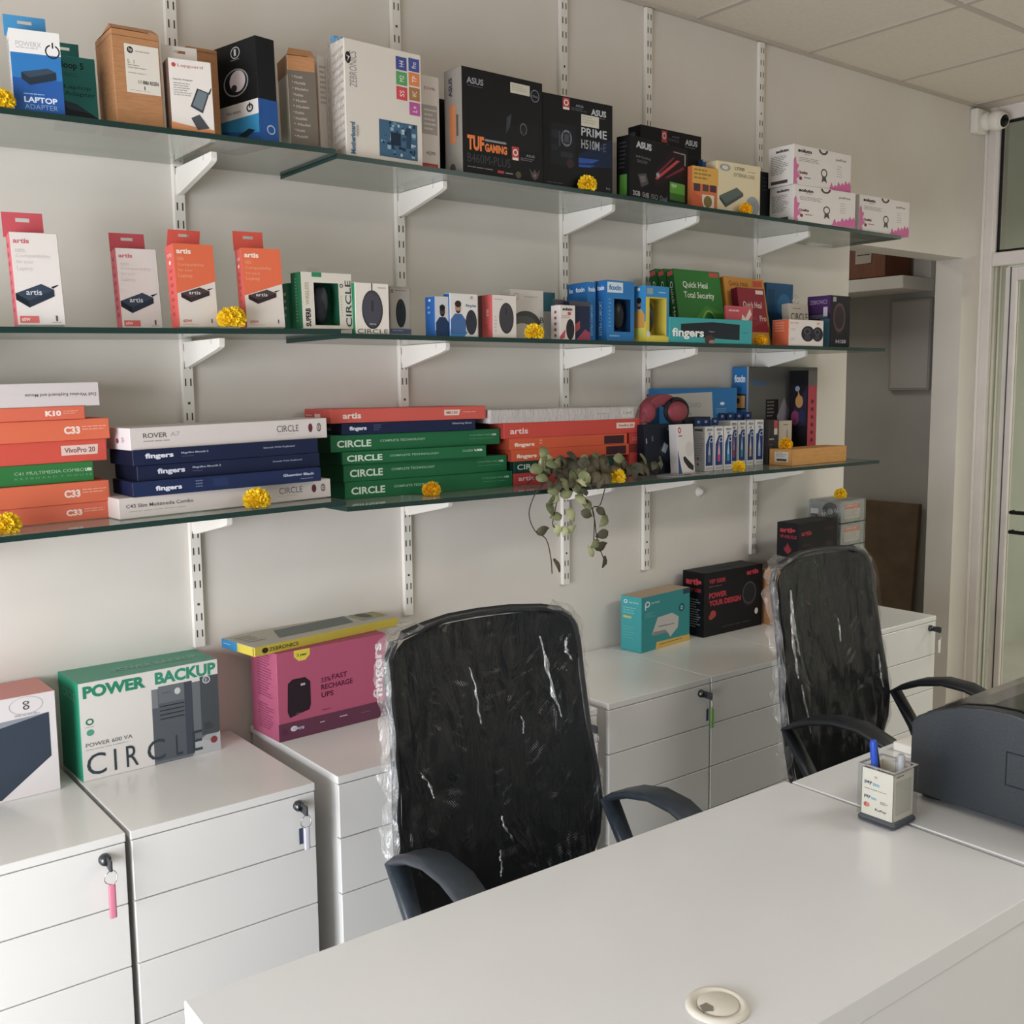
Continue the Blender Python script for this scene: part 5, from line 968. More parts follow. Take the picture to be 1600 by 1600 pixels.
kb('kl4', 'red keyboard box with a white name strip, above the green one', 'd9503e', [('p', 'F', [(.785, .32), (.955, .32), (.96, .76), (.785, .76)], 'e4c8be'), ('t', 'F', .80, .42, .945, .66, 'VivoPro 20', '8c5a54', 0, .03)], tilt=True)
kb('kl5', 'orange keyboard box above the red one, widest of the leftmost stack', 'e26a44', c33(.785), tilt=True)
kb('kl6', 'short orange keyboard box directly under the topmost white one', 'e0674a', [('t', 'F', .80, .28, .88, .70, 'K10', 'f4dcd0', 0, .06), ('l', 'F', .89, .34, .98, .66, 2, 'eea084')], tilt=True)
kb('kl7', 'white keyboard box, topmost of the leftmost stack', 'cfc6c6', [('t', 'F', .66, .42, .985, .60, 'Dell Wireless Keyboard and Mouse', '6a6264', 2, .01)], tilt=True)
def circ(a, b, c='6e2c34'): return [('e', 'F', a, b, .011, .20, c), ('o', 'F', a, b, .012, .22, '4a4a52', .85), ('o', 'F', a + .048, b, .012, .21, '55555c', .72), ('t', 'F', a + .045, b - .12, a + .055, b + .12, 'E', '6a4a4c')]
kb('ks1', 'white keyboard box, bottom of the stack by the marigold', 'd6cdc9', [('t', 'F', .03, .50, .32, .68, 'C43 Slim Multimedia Combo', '5a5456', 0, .01), ('l', 'F', .04, .26, .30, .34, 1, 'b4acaa'), ('t', 'F', .73, .42, .85, .74, 'CIRCLE', '6a6466', 0, .0), ('l', 'F', .72, .26, .85, .32, 1, 'bdb5b2'), *circ(.91, .55)], tilt=True)
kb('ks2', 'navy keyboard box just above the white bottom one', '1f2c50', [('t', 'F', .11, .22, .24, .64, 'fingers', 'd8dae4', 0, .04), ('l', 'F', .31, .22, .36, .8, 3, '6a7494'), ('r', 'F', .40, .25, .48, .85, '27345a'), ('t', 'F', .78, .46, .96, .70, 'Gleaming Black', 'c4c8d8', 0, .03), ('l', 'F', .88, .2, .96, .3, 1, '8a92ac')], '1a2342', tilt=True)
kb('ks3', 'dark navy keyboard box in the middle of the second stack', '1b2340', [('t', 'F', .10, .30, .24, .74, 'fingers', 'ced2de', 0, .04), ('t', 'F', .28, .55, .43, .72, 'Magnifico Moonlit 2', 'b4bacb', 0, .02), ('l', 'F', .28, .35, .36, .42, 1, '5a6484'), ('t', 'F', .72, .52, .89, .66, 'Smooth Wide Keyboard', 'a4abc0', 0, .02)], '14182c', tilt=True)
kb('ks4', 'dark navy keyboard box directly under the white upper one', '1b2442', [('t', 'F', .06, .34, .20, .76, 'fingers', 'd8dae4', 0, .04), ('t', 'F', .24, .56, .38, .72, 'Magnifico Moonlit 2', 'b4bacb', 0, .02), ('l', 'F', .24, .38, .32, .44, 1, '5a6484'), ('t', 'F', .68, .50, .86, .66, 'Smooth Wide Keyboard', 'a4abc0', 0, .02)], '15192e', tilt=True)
kb('ks5', 'white keyboard box, topmost of the second stack from the left', 'd4cbc8', [('t', 'F', .06, .52, .17, .74, 'ROVER', '5a5658', 0, .01), ('t', 'F', .185, .54, .23, .74, 'A7', 'a8a2a4', 0, .0), ('l', 'F', .06, .28, .24, .40, 1, 'a49c9c'), ('t', 'F', .72, .42, .84, .74, 'CIRCLE', '5e5a5c', 0, .0), ('l', 'F', .72, .26, .84, .32, 1, 'bdb5b2'), *circ(.905, .55), ('e', 'L', .48, .4, .06, .12, 'a03a44'), ('l', 'L', .66, .3, .8, .55, 3, '8a8486')], 'dcd4d4', tilt=True)
def cg(x, s='C19 MULTIMEDIA COMBO'): return [('t', 'F', .035 + x, .26, .22 + x, .68, 'CIRCLE', 'd4e2d4', 0, .03), ('t', 'F', .27 + x, .50, .53 + x, .64, 'COMPLETE TECHNOLOGY', '9cc4a6', 0, .02), ('t', 'F', .80, .60, .94, .70, s, '7cb48c', 0, .0), ('t', 'F', .945, .59, .975, .71, 'USB', 'cfe0d0', 0, .04), ('l', 'F', .80, .38, .97, .44, 1, '4c9466')]
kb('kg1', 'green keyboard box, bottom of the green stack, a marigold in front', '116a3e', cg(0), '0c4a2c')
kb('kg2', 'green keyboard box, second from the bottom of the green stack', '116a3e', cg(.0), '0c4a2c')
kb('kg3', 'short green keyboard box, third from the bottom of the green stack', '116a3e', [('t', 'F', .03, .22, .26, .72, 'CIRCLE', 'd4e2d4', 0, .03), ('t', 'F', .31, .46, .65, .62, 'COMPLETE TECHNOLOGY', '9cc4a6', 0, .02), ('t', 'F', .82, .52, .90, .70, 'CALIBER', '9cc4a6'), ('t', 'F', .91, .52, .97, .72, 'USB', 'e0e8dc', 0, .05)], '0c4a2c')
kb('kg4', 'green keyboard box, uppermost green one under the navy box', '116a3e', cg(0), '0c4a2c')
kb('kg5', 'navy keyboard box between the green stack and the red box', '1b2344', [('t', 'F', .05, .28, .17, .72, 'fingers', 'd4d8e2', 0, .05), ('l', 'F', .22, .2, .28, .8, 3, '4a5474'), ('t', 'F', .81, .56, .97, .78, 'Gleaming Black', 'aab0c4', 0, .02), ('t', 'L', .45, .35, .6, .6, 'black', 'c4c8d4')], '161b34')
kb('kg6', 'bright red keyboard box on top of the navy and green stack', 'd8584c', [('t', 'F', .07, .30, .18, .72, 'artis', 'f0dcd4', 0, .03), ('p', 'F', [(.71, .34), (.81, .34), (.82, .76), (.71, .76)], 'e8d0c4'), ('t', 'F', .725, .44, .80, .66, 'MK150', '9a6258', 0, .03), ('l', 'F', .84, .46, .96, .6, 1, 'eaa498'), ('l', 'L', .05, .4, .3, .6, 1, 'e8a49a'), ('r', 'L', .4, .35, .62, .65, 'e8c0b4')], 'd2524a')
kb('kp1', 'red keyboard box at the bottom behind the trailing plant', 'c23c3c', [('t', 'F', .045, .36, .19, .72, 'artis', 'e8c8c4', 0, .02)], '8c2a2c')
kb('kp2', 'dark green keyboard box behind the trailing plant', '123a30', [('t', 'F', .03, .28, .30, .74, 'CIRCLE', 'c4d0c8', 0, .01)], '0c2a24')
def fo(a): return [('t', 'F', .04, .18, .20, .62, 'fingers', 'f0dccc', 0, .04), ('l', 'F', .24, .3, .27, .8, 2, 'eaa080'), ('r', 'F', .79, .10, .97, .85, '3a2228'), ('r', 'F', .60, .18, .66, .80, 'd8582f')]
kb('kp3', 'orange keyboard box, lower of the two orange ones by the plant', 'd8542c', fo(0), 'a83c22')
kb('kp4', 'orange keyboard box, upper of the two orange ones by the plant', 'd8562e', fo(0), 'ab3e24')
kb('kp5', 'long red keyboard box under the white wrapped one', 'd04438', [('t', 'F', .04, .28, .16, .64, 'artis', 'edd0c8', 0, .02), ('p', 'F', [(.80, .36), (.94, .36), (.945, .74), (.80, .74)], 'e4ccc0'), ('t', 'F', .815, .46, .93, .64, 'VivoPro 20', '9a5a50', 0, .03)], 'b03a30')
o = kb('kp6', 'white keyboard box in clear wrap, topmost beside the red one', 'cbc4c2', [('l', 'F', .72, .38, .86, .5, 1, '9a9494'), ('r', 'F', .90, .14, .99, .86, 'dbd6d4'), ('t', 'F', .915, .38, .975, .62, 'Dell', '8a8c94'), ('r', 'F', .42, .3, .60, .7, 'cfc4c4')])
w_, d_, h_ = o_dims[o.name]
mb = MB(); rnd = random.Random(8); rows = [[mb.bm.verts.new((-.012 + (w_ + .03) * j / 40, -.003 - .004 * rnd.random(), h_ * 1.03 * i / 4 - .001 * (i == 0))) for j in range(41)] for i in range(5)]
rows.append([mb.bm.verts.new((-.012 + (w_ + .03) * j / 40, d_ * .5, h_ + .001 + .004 * rnd.random())) for j in range(41)])
mb.mi(M_filmthin)
for A, B in zip(rows, rows[1:]):
    for j in range(40): f = mb.bm.faces.new((A[j], A[j + 1], B[j + 1], B[j])); f.smooth = True
mb.build('plastic_wrap', o)
P('red_end', 'accessory_box', 'red box standing at the end of the orange keyboard stack', 'box', None, 'c23a34', gfx=[('r', 'F', 0, .55, 1, .75, '7a2a2a'), ('l', 'F', .2, .8, .8, .9, 2, 'd87a70')])

# ---------------- lowest shelf, right part
P('navy_router', 'accessory_box', 'dark navy box with a small grey device picture beside the plant', 'box', None, '161a26', gfx=[('p', 'F', [(.42, .46), (.60, .66), (.86, .44), (.66, .22)], '2c3240'), ('p', 'F', [(.50, .46), (.60, .62), (.72, .56), (.62, .40)], 'a8aeb8'), ('r', 'F', .04, .62, .07, .72, '9aa0ac'), ('r', 'F', .22, .66, .26, .76, '5a6070'), ('l', 'F', .7, .86, .94, .89, 1, '7a8090'), ('p', 'F', [(.72, .98), (1.0, 1.0), (1.0, .90)], '0f121a')])
P('camera_white', 'mouse_box', 'white box with a slanted dark oval device, right of the navy box', 'box', 'small boxes before the headphones', 'd0cbc8', {'L': 'c4c0be'}, gfx=[('e', 'F', .15, .88, .10, .06, 'c04448'), ('e', 'F', .15, .88, .05, .03, 'd0cbc8'), ('l', 'F', .08, .72, .36, .78, 1, '8a4c50'), ('p', 'F', [(.30, .34), (.42, .36), (.92, .16), (.90, .06), (.6, .12), (.34, .26)], '2a2a2e'), ('p', 'F', [(-.0, 0), (.22, 0), (.0, .5)], '2c4c80'), ('e', 'F', .7, .5, .25, .15, 'c4bfbc')])
inkc = [('6a6e74', 'a8acb0'), ('c8487c', 'd8a0b4'), ('2f9ac8', '8cc4dc'), ('a83a44', 'b07a84'), ('3a8ca0', '9ab8c4'), ('c8a070', 'c4bcb4'), ('9fb4cc', 'b4c4d4')]
inkl = ['white and navy ink box with a grey bottle picture, leftmost of the row', 'white and navy ink box with a magenta bottle picture', 'white and navy ink box with a cyan bottle picture', 'white and navy ink box with a dark red bottle picture', 'white and navy ink box with a blue green bottle picture', 'white and navy ink box with a tan bottle picture', 'white and navy ink box with a pale blue bottle picture, rightmost of the row']
for i, ((c1, c2), l) in enumerate(zip(inkc, inkl)):
    front = i < 3; a0 = .70 if front else .82
    g = [('r', 'F', .10, .12, .90, .62 if front else .70, '24407a'), ('p', 'F', [(.10, .60), (.45, .80), (.85, .80), (.90, .60)], '24407a'), ('o', 'F', .72, .70, .20, .055, 'c0c8d8', .7),
         ('p', 'F', [(.38, .20), (.62, .20), (.62, .44), (.54, .60), (.53, .70), (.47, .70), (.46, .60), (.38, .44)], c2), ('r', 'F', .36, .20, .64, .36, c1), ('t', 'F', .22, .90, .82, .955, 'EPSON', '4a4a52', 0, .02), ('t', 'F', .34, .82, .66, .87, '003', '6a6a70', 0, .02), ('r', 'F', .12, .03, .9, .09, 'b4b4b6')]
    if i == 0: g += [('l', 'L', .1, .2, .9, .85, 12, 'b4b0ae'), ('r', 'L', .1, .90, .8, .95, '5a5650'), ('e', 'L', .4, .28, .08, .03, 'b04a44'), ('e', 'L', .4, .15, .08, .03, 'b04a44')]
    o = P('ink%d' % (i + 1), 'ink_bottle_box', l, 'box', 'ink bottle boxes on the lowest shelf', 'd4d2d2', gfx=g)
    w_, d_, h_ = o_dims[o.name]; mb = MB(); mb.box(w_ * .08, 0, 0, w_ * .92, .001, .026, mat('1d2f5c')); mb.face([(w_ * .35, -.0004, .010), (w_ * .65, -.0004, .010), (w_ * .65, -.0004, .018), (w_ * .35, -.0004, .018)], mat('8a9cc0')); mb.build('hang_tab', o, (0, d_ - .002, h_ + .0004))
P('dark_tool', 'accessory_box', 'dark grey box with a red and white corner, right of the ink boxes', 'box', None, '33302f', gfx=[('r', 'F', .55, .66, .92, .98, 'b04a44'), ('r', 'F', .58, .66, .90, .80, 'c4b8b4'), ('l', 'F', .1, .50, .8, .58, 1, 'a8a4a0'), ('l', 'F', .1, .2, .5, .45, 4, '5a5654')])
P('beige_tall', 'accessory_box', 'narrow beige box with a grey drawing, behind the long brown carton', 'box', None, 'b9ae9a', gfx=[('l', 'F', .35, .86, .75, .92, 1, '6a6254'), ('p', 'F', [(.55, .50), (.60, .80), (.66, .80), (.74, .50)], '8c8478'), ('r', 'F', .3, .36, .9, .44, '9c9282')])
o = P('brown_long', 'carton', 'long low tan carton with a white address label at its left', 'box', None, m=M_card2, gfx=[('r', 'F', .0, .0, .006, 1, '8c6234')])
w_, d_, h_ = o_dims[o.name]; lb = MB(); decorate(lb, w_, d_, h_, [('r', 'L', .25, .20, .86, .84, 'cdc7bb'), ('l', 'L', .3, .5, .8, .78, 3, '8a847a'), ('r', 'L', .34, .26, .78, .40, '4a4640')]); lb.build('label', o, (-.0003, 0, 0))
rb = random.Random(4)
P('psu_box', 'power_supply_box', 'large grey and blue box standing at the back near the red tower box', 'box', None, '5c5a56', {'L': '1d78c0', 'T': '4c4a48'}, gfx=[('t', 'L', .14, .84, .80, .92, 'foxin', 'e4edf4', 0, .05), ('r', 'L', .12, .56, .84, .72, '1a1c22'), ('r', 'L', .17, .575, .80, .705, 'd8a050'), ('e', 'L', .36, .65, .12, .03, '5a2a1c'), ('l', 'L', .2, .46, .7, .50, 1, '2a5a9c'), ('r', 'L', .9, .0, 1, 1, '9aa0a4'),
    ('t', 'F', .05, .80, .24, .88, 'foxin', '2d6494', 0, .02), ('r', 'F', .24, .40, .42, .66, '1b1a1c'), ('l', 'F', .26, .46, .38, .64, 5, '6a6664'), ('r', 'F', .25, .27, .43, .42, 'a8303c'), ('p', 'F', [(.40, .48), (.50, .68), (.60, .50), (.56, .40), (.42, .40)], '86808c'), ('e', 'F', .12, .36, .05, .07, '2a74a8'), ('l', 'F', .07, .30, .17, .44, 4, '8ac0dc')])
P('tower_red', 'accessory_box', 'tall black box with a crimson front edge, tallest at the right end', 'box', None, '19171c', {'F': 'b03848', 'T': '201e22'}, gfx=[('r', 'F', 0, .83, 1, 1, '5f5b57'), *[('e', 'F', .5, .66 - i * .085, .16, .022, '5a1c28') for i in range(6)], ('r', 'L', .04, .84, .96, .99, '101012'), ('p', 'L', [(.05, .38), (.3, .60), (.95, .82), (.95, .40)], '2c2638'), ('e', 'L', .55, .66, .20, .07, 'c08a4c'), ('p', 'L', [(.45, .70), (.50, .78), (.62, .70)], 'c08a4c'), ('e', 'L', .35, .48, .22, .08, '8c3a66'), ('e', 'L', .7, .5, .18, .07, '2c3050'), ('e', 'L', .45, .8, .12, .03, '8a90a8')])
P('card_blue', 'graphics_card_box', 'wide blue box with a white panel behind the red headphones', 'box', 'graphics card boxes', '1f74b4', gfx=[('p', 'F', [(.10, .62), (.10, .93), (.66, .95), (.68, .60)], 'b9b6b2'), ('t', 'F', .22, .76, .52, .82, 'KEYBOARD', '8a8c90'), ('p', 'F', [(.12, .50), (.68, .52), (.69, .02), (.12, .02)], 'a5a29e'), ('t', 'F', .28, .66, .40, .70, 'ARMOR', '5a84a4'), ('e', 'F', .80, .80, .03, .02, 'dce8f0'), ('l', 'F', .72, .66, .9, .74, 3, '5c9ccc')])
# dark box edge behind the headphones
P('wedge', 'accessory_box', 'low dark grey box lying behind the red headphones', 'box', None, '2a2c30', over=(2.590, -.125, 1.3229, .13, .05, .176, 2, 0), gfx=[('l', 'F', .3, .8, .8, .9, 1, '44464c')])
# headphones in a dull red
hp = empty('headphones', (2.450, -.165, 1.489)); tag(hp, 'dull red over-ear headphones resting on the navy box', 'headphones')
M_hp = mat('8c3a46', .45)
ang = [math.pi * i / 20 for i in range(21)]
mb = MB(); mb.prism([(-.010 + .098 * math.cos(t), .090 * math.sin(t)) for t in ang] + [(-.010 + .062 * math.cos(t), .054 * math.sin(t)) for t in reversed(ang)], 'y', -.010, .030, M_hp, .006); mb.build('headband', hp)
mb = MB(); mb.ball((-.074, .004, .034), .028, .024, .036, M_hp, 22); mb.build('ear_cup', hp)
mb = MB(); mb.ball((.036, -.018, .033), .046, .022, .034, M_hp, 22); mb.build('ear_cup', hp)
mb = MB(); mb.tube([(.036 + .050 * math.cos(a), -.016, .035 + .038 * math.sin(a)) for a in [2 * math.pi * i / 28 for i in range(28)]], .007, M_dark, 8, closed=True); mb.build('ear_pad', hp)
bp = MB(); rnd = random.Random(2)
bp.box(0, 0, 0, .17, .07, .004, mat('a59a9c', .3), .001); bp.box(.005, -.002, .004, .16, .05, .009, M_filmthin, .002, 2); bp.box(.05, -.001, .0045, .08, .003, .0075, M_dark)
tag(bp.build('blister_pack', None, (2.36, -.288, 1.3229), (0, 0, R(1))), 'flat clear plastic pack lying at the edge below the white box', 'pack')

# ---------------- on the drawer cabinets
P('ups_left', 'ups_box', 'white box with a salmon pink top and dark device picture, at the left edge', 'box', 'boxed appliances on the cabinets', 'd9d3d3', {'T': 'd98f86', 'L': 'd98f86'}, gfx=[('p', 'F', [(.0, .15), (.6, .02), (.95, .36), (.95, .80), (.62, .78), (.0, .62)], '39424f'), ('p', 'F', [(0, .62), (.62, .78), (.95, .80), (.60, .72), (.4, .60), (0, .54)], '8a8f98'), ('o', 'F', .80, .905, .115, .085, 'a8a4a8', .96), ('o', 'F', .80, .93, .022, .018, '4a484c', .55), ('o', 'F', .80, .885, .022, .022, '4a484c', .55), ('l', 'F', .72, .80, .90, .825, 2, '8a868a')])
P('ups_circle', 'ups_box', 'green and white power backup box on the second cabinet', 'box', 'boxed appliances on the cabinets', 'd9d5cf', {'L': '0f9470', 'T': '5aa389'}, gfx=[
    ('p', 'F', [(.50, 0), (1, 0), (1, .97), (.52, .82)], '6c7074'), ('p', 'F', [(.78, .0), (1, 0), (1, .30), (.85, .16)], 'a6a8aa'), ('r', 'F', .49, .80, 1.0, 1.0, 'd9d5cf'), ('r', 'F', .86, .20, 1, .84, '4c5054'), ('p', 'F', [(.80, .18), (.94, .12), (1, .22), (1, .0), (.8, 0)], 'b4b5b6'),
    ('r', 'F', .50, .03, .80, .80, '595d63'), ('r', 'F', .50, .60, .545, .80, '7a7e82'), ('r', 'F', .74, .03, .80, .82, '464a54'), ('r', 'F', .55, .64, .74, .82, '6a6e72'), ('t', 'F', .58, .735, .64, .75, 'A M C', '2a2c30'), ('o', 'F', .69, .74, .022, .035, 'd0d2d2', .1), ('e', 'F', .69, .74, .020, .032, 'c8caca'), *[('r', 'F', .555, .60 - .045 * i, .735, .61 - .045 * i, '26282c') for i in range(4)],
    ('t', 'F', .03, .84, .46, .965, 'POWER', '1c8a66', 0, .045), ('t', 'F', .53, .845, .985, .975, 'BACKUP', '2b9372', 0, .045), ('o', 'F', .065, .60, .027, .034, '2f7f64', .6), ('e', 'F', .065, .49, .025, .032, '4aa083'), ('l', 'F', .03, .54, .11, .55, 1, '9a9a96'),
    ('t', 'F', .03, .345, .35, .385, 'POWER 600 VA', '6a6c70', 0, .0), ('l', 'F', .03, .30, .33, .32, 1, 'b0b0ae'), *[('t', 'F', x0_, .05, x1_, .27, s_, '39424a', 0, .0) for s_, x0_, x1_ in (('C', .03, .16), ('I', .215, .232), ('R', .30, .385), ('C', .45, .58), ('L', .66, .71), ('E', .785, .86))], ('e', 'F', .95, .13, .026, .038, '8c3a3e'), ('o', 'F', .91, .80, .03, .042, 'c4c8ca', .72), ('t', 'F', .90, .78, .92, .82, 'E', 'c4c8ca'), ('l', 'F', .88, .25, .97, .33, 4, '3a3c40'),
    ('t', 'L', .30, .80, .85, .88, 'CIRCLE', '6ac0a4', 0, .0), ('t', 'T', .30, .30, .92, .50, 'POWER BACKUP', '8abca8', 0, .02)])
P('ups_pink', 'ups_box', 'pink box with a black tower picture, left of the nearer chair', 'box', 'boxed appliances on the cabinets', 'b85474', {'L': 'b9587a'}, gfx=[
    ('r', 'F', 0, 0, 1, .20, '63384c'), ('p', 'F', [(.08, .32), (.09, .64), (.13, .68), (.24, .68), (.285, .62), (.285, .36), (.27, .30), (.10, .25)], '2c2128'), ('r', 'F', .20, .59, .24, .615, 'b8a8b0'), ('l', 'F', .15, .275, .22, .285, 1, '8a7a84'), ('p', 'F', [(.15, 1.0), (.29, 1.0), (.29, .93), (.25, .875), (.19, .875), (.15, .93)], 'dccb2c'), ('t', 'F', .175, .92, .265, .96, '2 year', '5a4c20', 0, .04),
    ('t', 'F', .38, .575, .47, .63, '33%', '6a2a40', 0, .02), ('t', 'F', .48, .585, .62, .645, 'FAST', '5c2038', 0, .02), ('t', 'F', .38, .49, .67, .55, 'RECHARGE', '5c2038', 0, .02), ('t', 'F', .38, .40, .49, .46, 'UPS', '5c2038', 0, .02), ('l', 'F', .38, .24, .50, .26, 1, '6a2a40'),
    ('t', 'F', .86, .24, .98, .90, 'fingers', 'e2d4da', 1, .03), ('e', 'F', .13, .12, .03, .03, 'd0ccd4'), ('t', 'F', .12, .095, .22, .135, 'dizyg', 'b8b4c8', 0, .04), ('l', 'F', .36, .10, .43, .125, 1, 'cfc8cc'), ('l', 'F', .54, .11, .63, .135, 1, 'dcd6d8'), ('l', 'F', .74, .10, .84, .115, 1, '8a6a78'), ('l', 'F', .03, .06, .08, .14, 4, '4a2a3a'), ('l', 'L', .25, .45, .85, .95, 16, '9a4464'), ('l', 'L', .25, .08, .85, .38, 10, '9a4464')])
P('kb_yellow', 'keyboard_box', 'flat yellow and grey keyboard box lying on the pink box', 'box', 'boxed appliances on the cabinets', 'c9b62e', {'L': 'd8c22c', 'T': 'b9b3a6'}, gfx=[
    ('r', 'L', 0, 0, .48, 1, '2a8cc4'), ('l', 'L', .06, .4, .42, .6, 1, '9cc8e0'), ('r', 'L', .95, .1, .97, .9, '6a6020'), ('t', 'F', .09, .30, .28, .70, 'ZEBRONICS', '5a5424', 0, .02), ('e', 'F', .065, .5, .02, .3, '33301c'), ('p', 'T', [(.22, .28), (.30, .82), (.80, .82), (.74, .28)], '6f7470'), ('p', 'T', [(.80, .25), (.84, .90), (1.0, .9), (1.0, .3)], 'a8985c'), ('o', 'T', .88, .55, .07, .30, '8fa4ac', .8), ('e', 'T', .89, .58, .04, .2, '5c5f5e'), ('l', 'T', .04, .3, .16, .8, 4, '97918a')])
P('tplink', 'router_box', 'turquoise router box with a white router picture on the cabinets', 'box', 'boxed appliances on the cabinets', '2a9296', {'L': '3aaeb2', 'T': 'c4a98c'}, gfx=[
    ('p', 'F', [(.28, 0), (1, 0), (1, .11), (.30, .13)], 'd9b24c'), ('l', 'F', .36, .04, .9, .08, 1, '8a7434'), ('o', 'F', .115, .86, .05, .055, 'dfe8e8', .6), ('r', 'F', .065, .76, .085, .86, 'dfe8e8'), ('t', 'F', .19, .84, .36, .89, 'tp-link', 'c8dcdc', 0, .01), ('l', 'F', .06, .60, .28, .70, 3, '5ab0b2'),
    ('p', 'F', [(.20, .28), (.32, .58), (.62, .60), (.76, .50), (.74, .30), (.58, .16), (.50, .26), (.26, .26)], 'c2beba'), ('p', 'F', [(.20, .28), (.26, .26), (.50, .26), (.58, .16), (.56, .22), (.48, .32), (.24, .33)], '8f8c8a'), ('p', 'F', [(.34, .42), (.68, .40), (.66, .385), (.34, .40)], '7c7a78'), ('o', 'F', .82, .66, .06, .075, '1c4a66', .7), ('t', 'F', .80, .63, .84, .69, '2', 'dfe8e8'), ('r', 'F', .85, .90, 1.0, 1.0, '2a4454'),
    ('o', 'L', .24, .90, .09, .035, 'e4ecec', .6), ('t', 'L', .40, .87, .86, .91, 'tp-link', 'd4e8e8', 0, .01), ('l', 'L', .12, .66, .85, .80, 3, '7accce'), ('r', 'L', .12, .60, .52, .64, 'd4c86a'), ('l', 'L', .12, .2, .7, .45, 5, '58bcbe')])
o = P('psu_artis', 'power_supply_box', 'black box with red lettering and a carry slot beside the router box', 'box', 'black and red boxes on the cabinets', '15161a', {'L': '121317', 'T': '1b1c20'}, gfx=[
    ('r', 'F', .985, 0, 1, 1, '0c0c0e'), ('t', 'F', .08, .82, .36, .89, 'VIP 500R', 'b83040', 0, .03), ('l', 'F', .08, .76, .40, .78, 1, '8a6064'), ('t', 'F', .08, .59, .38, .68, 'POWER', 'bb2f3f', 0, .05), ('t', 'F', .08, .47, .62, .56, 'YOUR DESIGN', 'bb2f3f', 0, .05), ('e', 'F', .15, .34, .05, .06, 'b83a3c'), ('e', 'F', .12, .30, .04, .04, 'a84a34'), ('t', 'F', .72, .86, .93, .94, 'artis', 'c03040', 0, .05),
    ('e', 'F', .77, .55, .13, .20, '24262b'), ('o', 'F', .77, .57, .12, .18, '4a4c52', .88), ('e', 'F', .90, .25, .03, .05, 'cfcfcf'), ('l', 'F', .3, .08, .9, .12, 1, '3a3c40'), ('t', 'L', .16, .80, .88, .90, 'artis', 'd03a44', 0, .06), ('t', 'L', .30, .69, .88, .75, 'VIP 500R', 'b03038', 0, .03), ('l', 'L', .26, .12, .85, .58, 12, '8a8c92'),
    ('p', 'T', [(.30, .40), (.36, .65), (.62, .65), (.66, .40)], '050506')])
P('psu_artis2', 'power_supply_box', 'black box with dull red lettering on the brown carton behind the farther chair', 'box', 'black and red boxes on the cabinets', '1b181b', {'L': '222024', 'T': '1a181b'}, gfx=[('t', 'F', .06, .74, .32, .84, 'artis', '9c2c3c', 0, .04), ('t', 'F', .66, .80, .90, .85, 'POWER', '5a2430'), ('l', 'F', .1, .5, .36, .56, 2, '4a3034'), ('e', 'F', .78, .42, .12, .16, '33262a'), ('l', 'F', .1, .15, .5, .36, 3, '3c2a2e'), ('r', 'F', .985, 0, 1, 1, '3a3a3c'),
    ('t', 'L', .14, .80, .84, .90, 'artis', 'c23844', 0, .06), ('t', 'L', .14, .68, .90, .75, 'VIP 400R PLUS', 'a42f3c', 0, .04), ('e', 'L', .5, .46, .18, .07, '7a2630'), ('p', 'L', [(.36, .44), (.5, .60), (.66, .42), (.5, .36)], '9a3038'), ('e', 'L', .2, .18, .05, .03, 'a8a8a8'), ('e', 'L', .75, .12, .05, .03, 'a8a8a8')])
P('carton_low', 'carton', 'brown carton under the black box, mostly hidden by the farther chair', 'box', None, m=M_card, gfx=[('r', 'F', 0, .5, 1, .505, '8c6234')])

# three bare power supplies wrapped in clear plastic
M_psu = noisy('galvanised_steel', '7c827f', '8d928f', 20, .4)
def power_unit(z, label, first=True):
    r = empty('power_supply_unit', (3.362, -.205, z)); tag(r, label, 'power supply', 'bare power supplies stacked on the end cabinet')
    r.rotation_euler = (0, 0, R(2))
    mb = MB(); mb.box(0, 0, 0, .160, .14, .082, M_psu, .002)
    mb.build('casing', r)
    mb = MB(); mx = Matrix.Translation((-.0015, .045, .042)) @ Matrix.Rotation(R(90), 4, 'Y')
    mb.lathe([(.036, .0), (.036, -.0012), (.0, -.0012)], M_dark, 28, mx)
    for rr in (.034, .027, .020, .012):
        mb.tube([(-.0035, .045 + rr * math.cos(a), .042 + rr * math.sin(a)) for a in [2 * math.pi * i / 28 for i in range(28)]], .0011, M_chrome, 5, closed=True)
    mb.lathe([(.014, -.003), (.013, -.004), (0, -.004)], M_psu, 18, mx); mb.build('fan_grille', r)
    mb = MB(); mb.box(-.0015, .098, .028, .0, .132, .050, mat('cfd2cf', .4)); mb.box(-.003, .100, .012, .0, .130, .030, M_dark, .002); mb.build('power_socket', r)
    mb = MB(); decorate(mb, .160, .14, .082, [('r', 'F', .16, .18, .80, .88, 'b9b0a8'), ('r', 'F', .16, .62, .80, .86, 'c4694a'), ('l', 'F', .20, .25, .76, .55, 4, '9a9490'), ('l', 'F', .2, .68, .7, .8, 1, 'd8a890')]); mb.build('label', r)
    mb = MB(); mb.box(-.004, -.004, .0012, .165, .144, .0855, M_filmthin, .004, 2); mb.build('plastic_wrap', r)
    return r
zp = CT + .0004
for i in range(5):
    power_unit(zp + i * .0868, ['bare grey power supply at the bottom, hidden low in the wrapped stack', 'bare power supply, second from the bottom of the wrapped stack', 'wrapped power supply with an orange label, third from the top', 'wrapped power supply with an orange label, second from the top', 'wrapped grey power supply with its fan showing, top of the stack'][i])

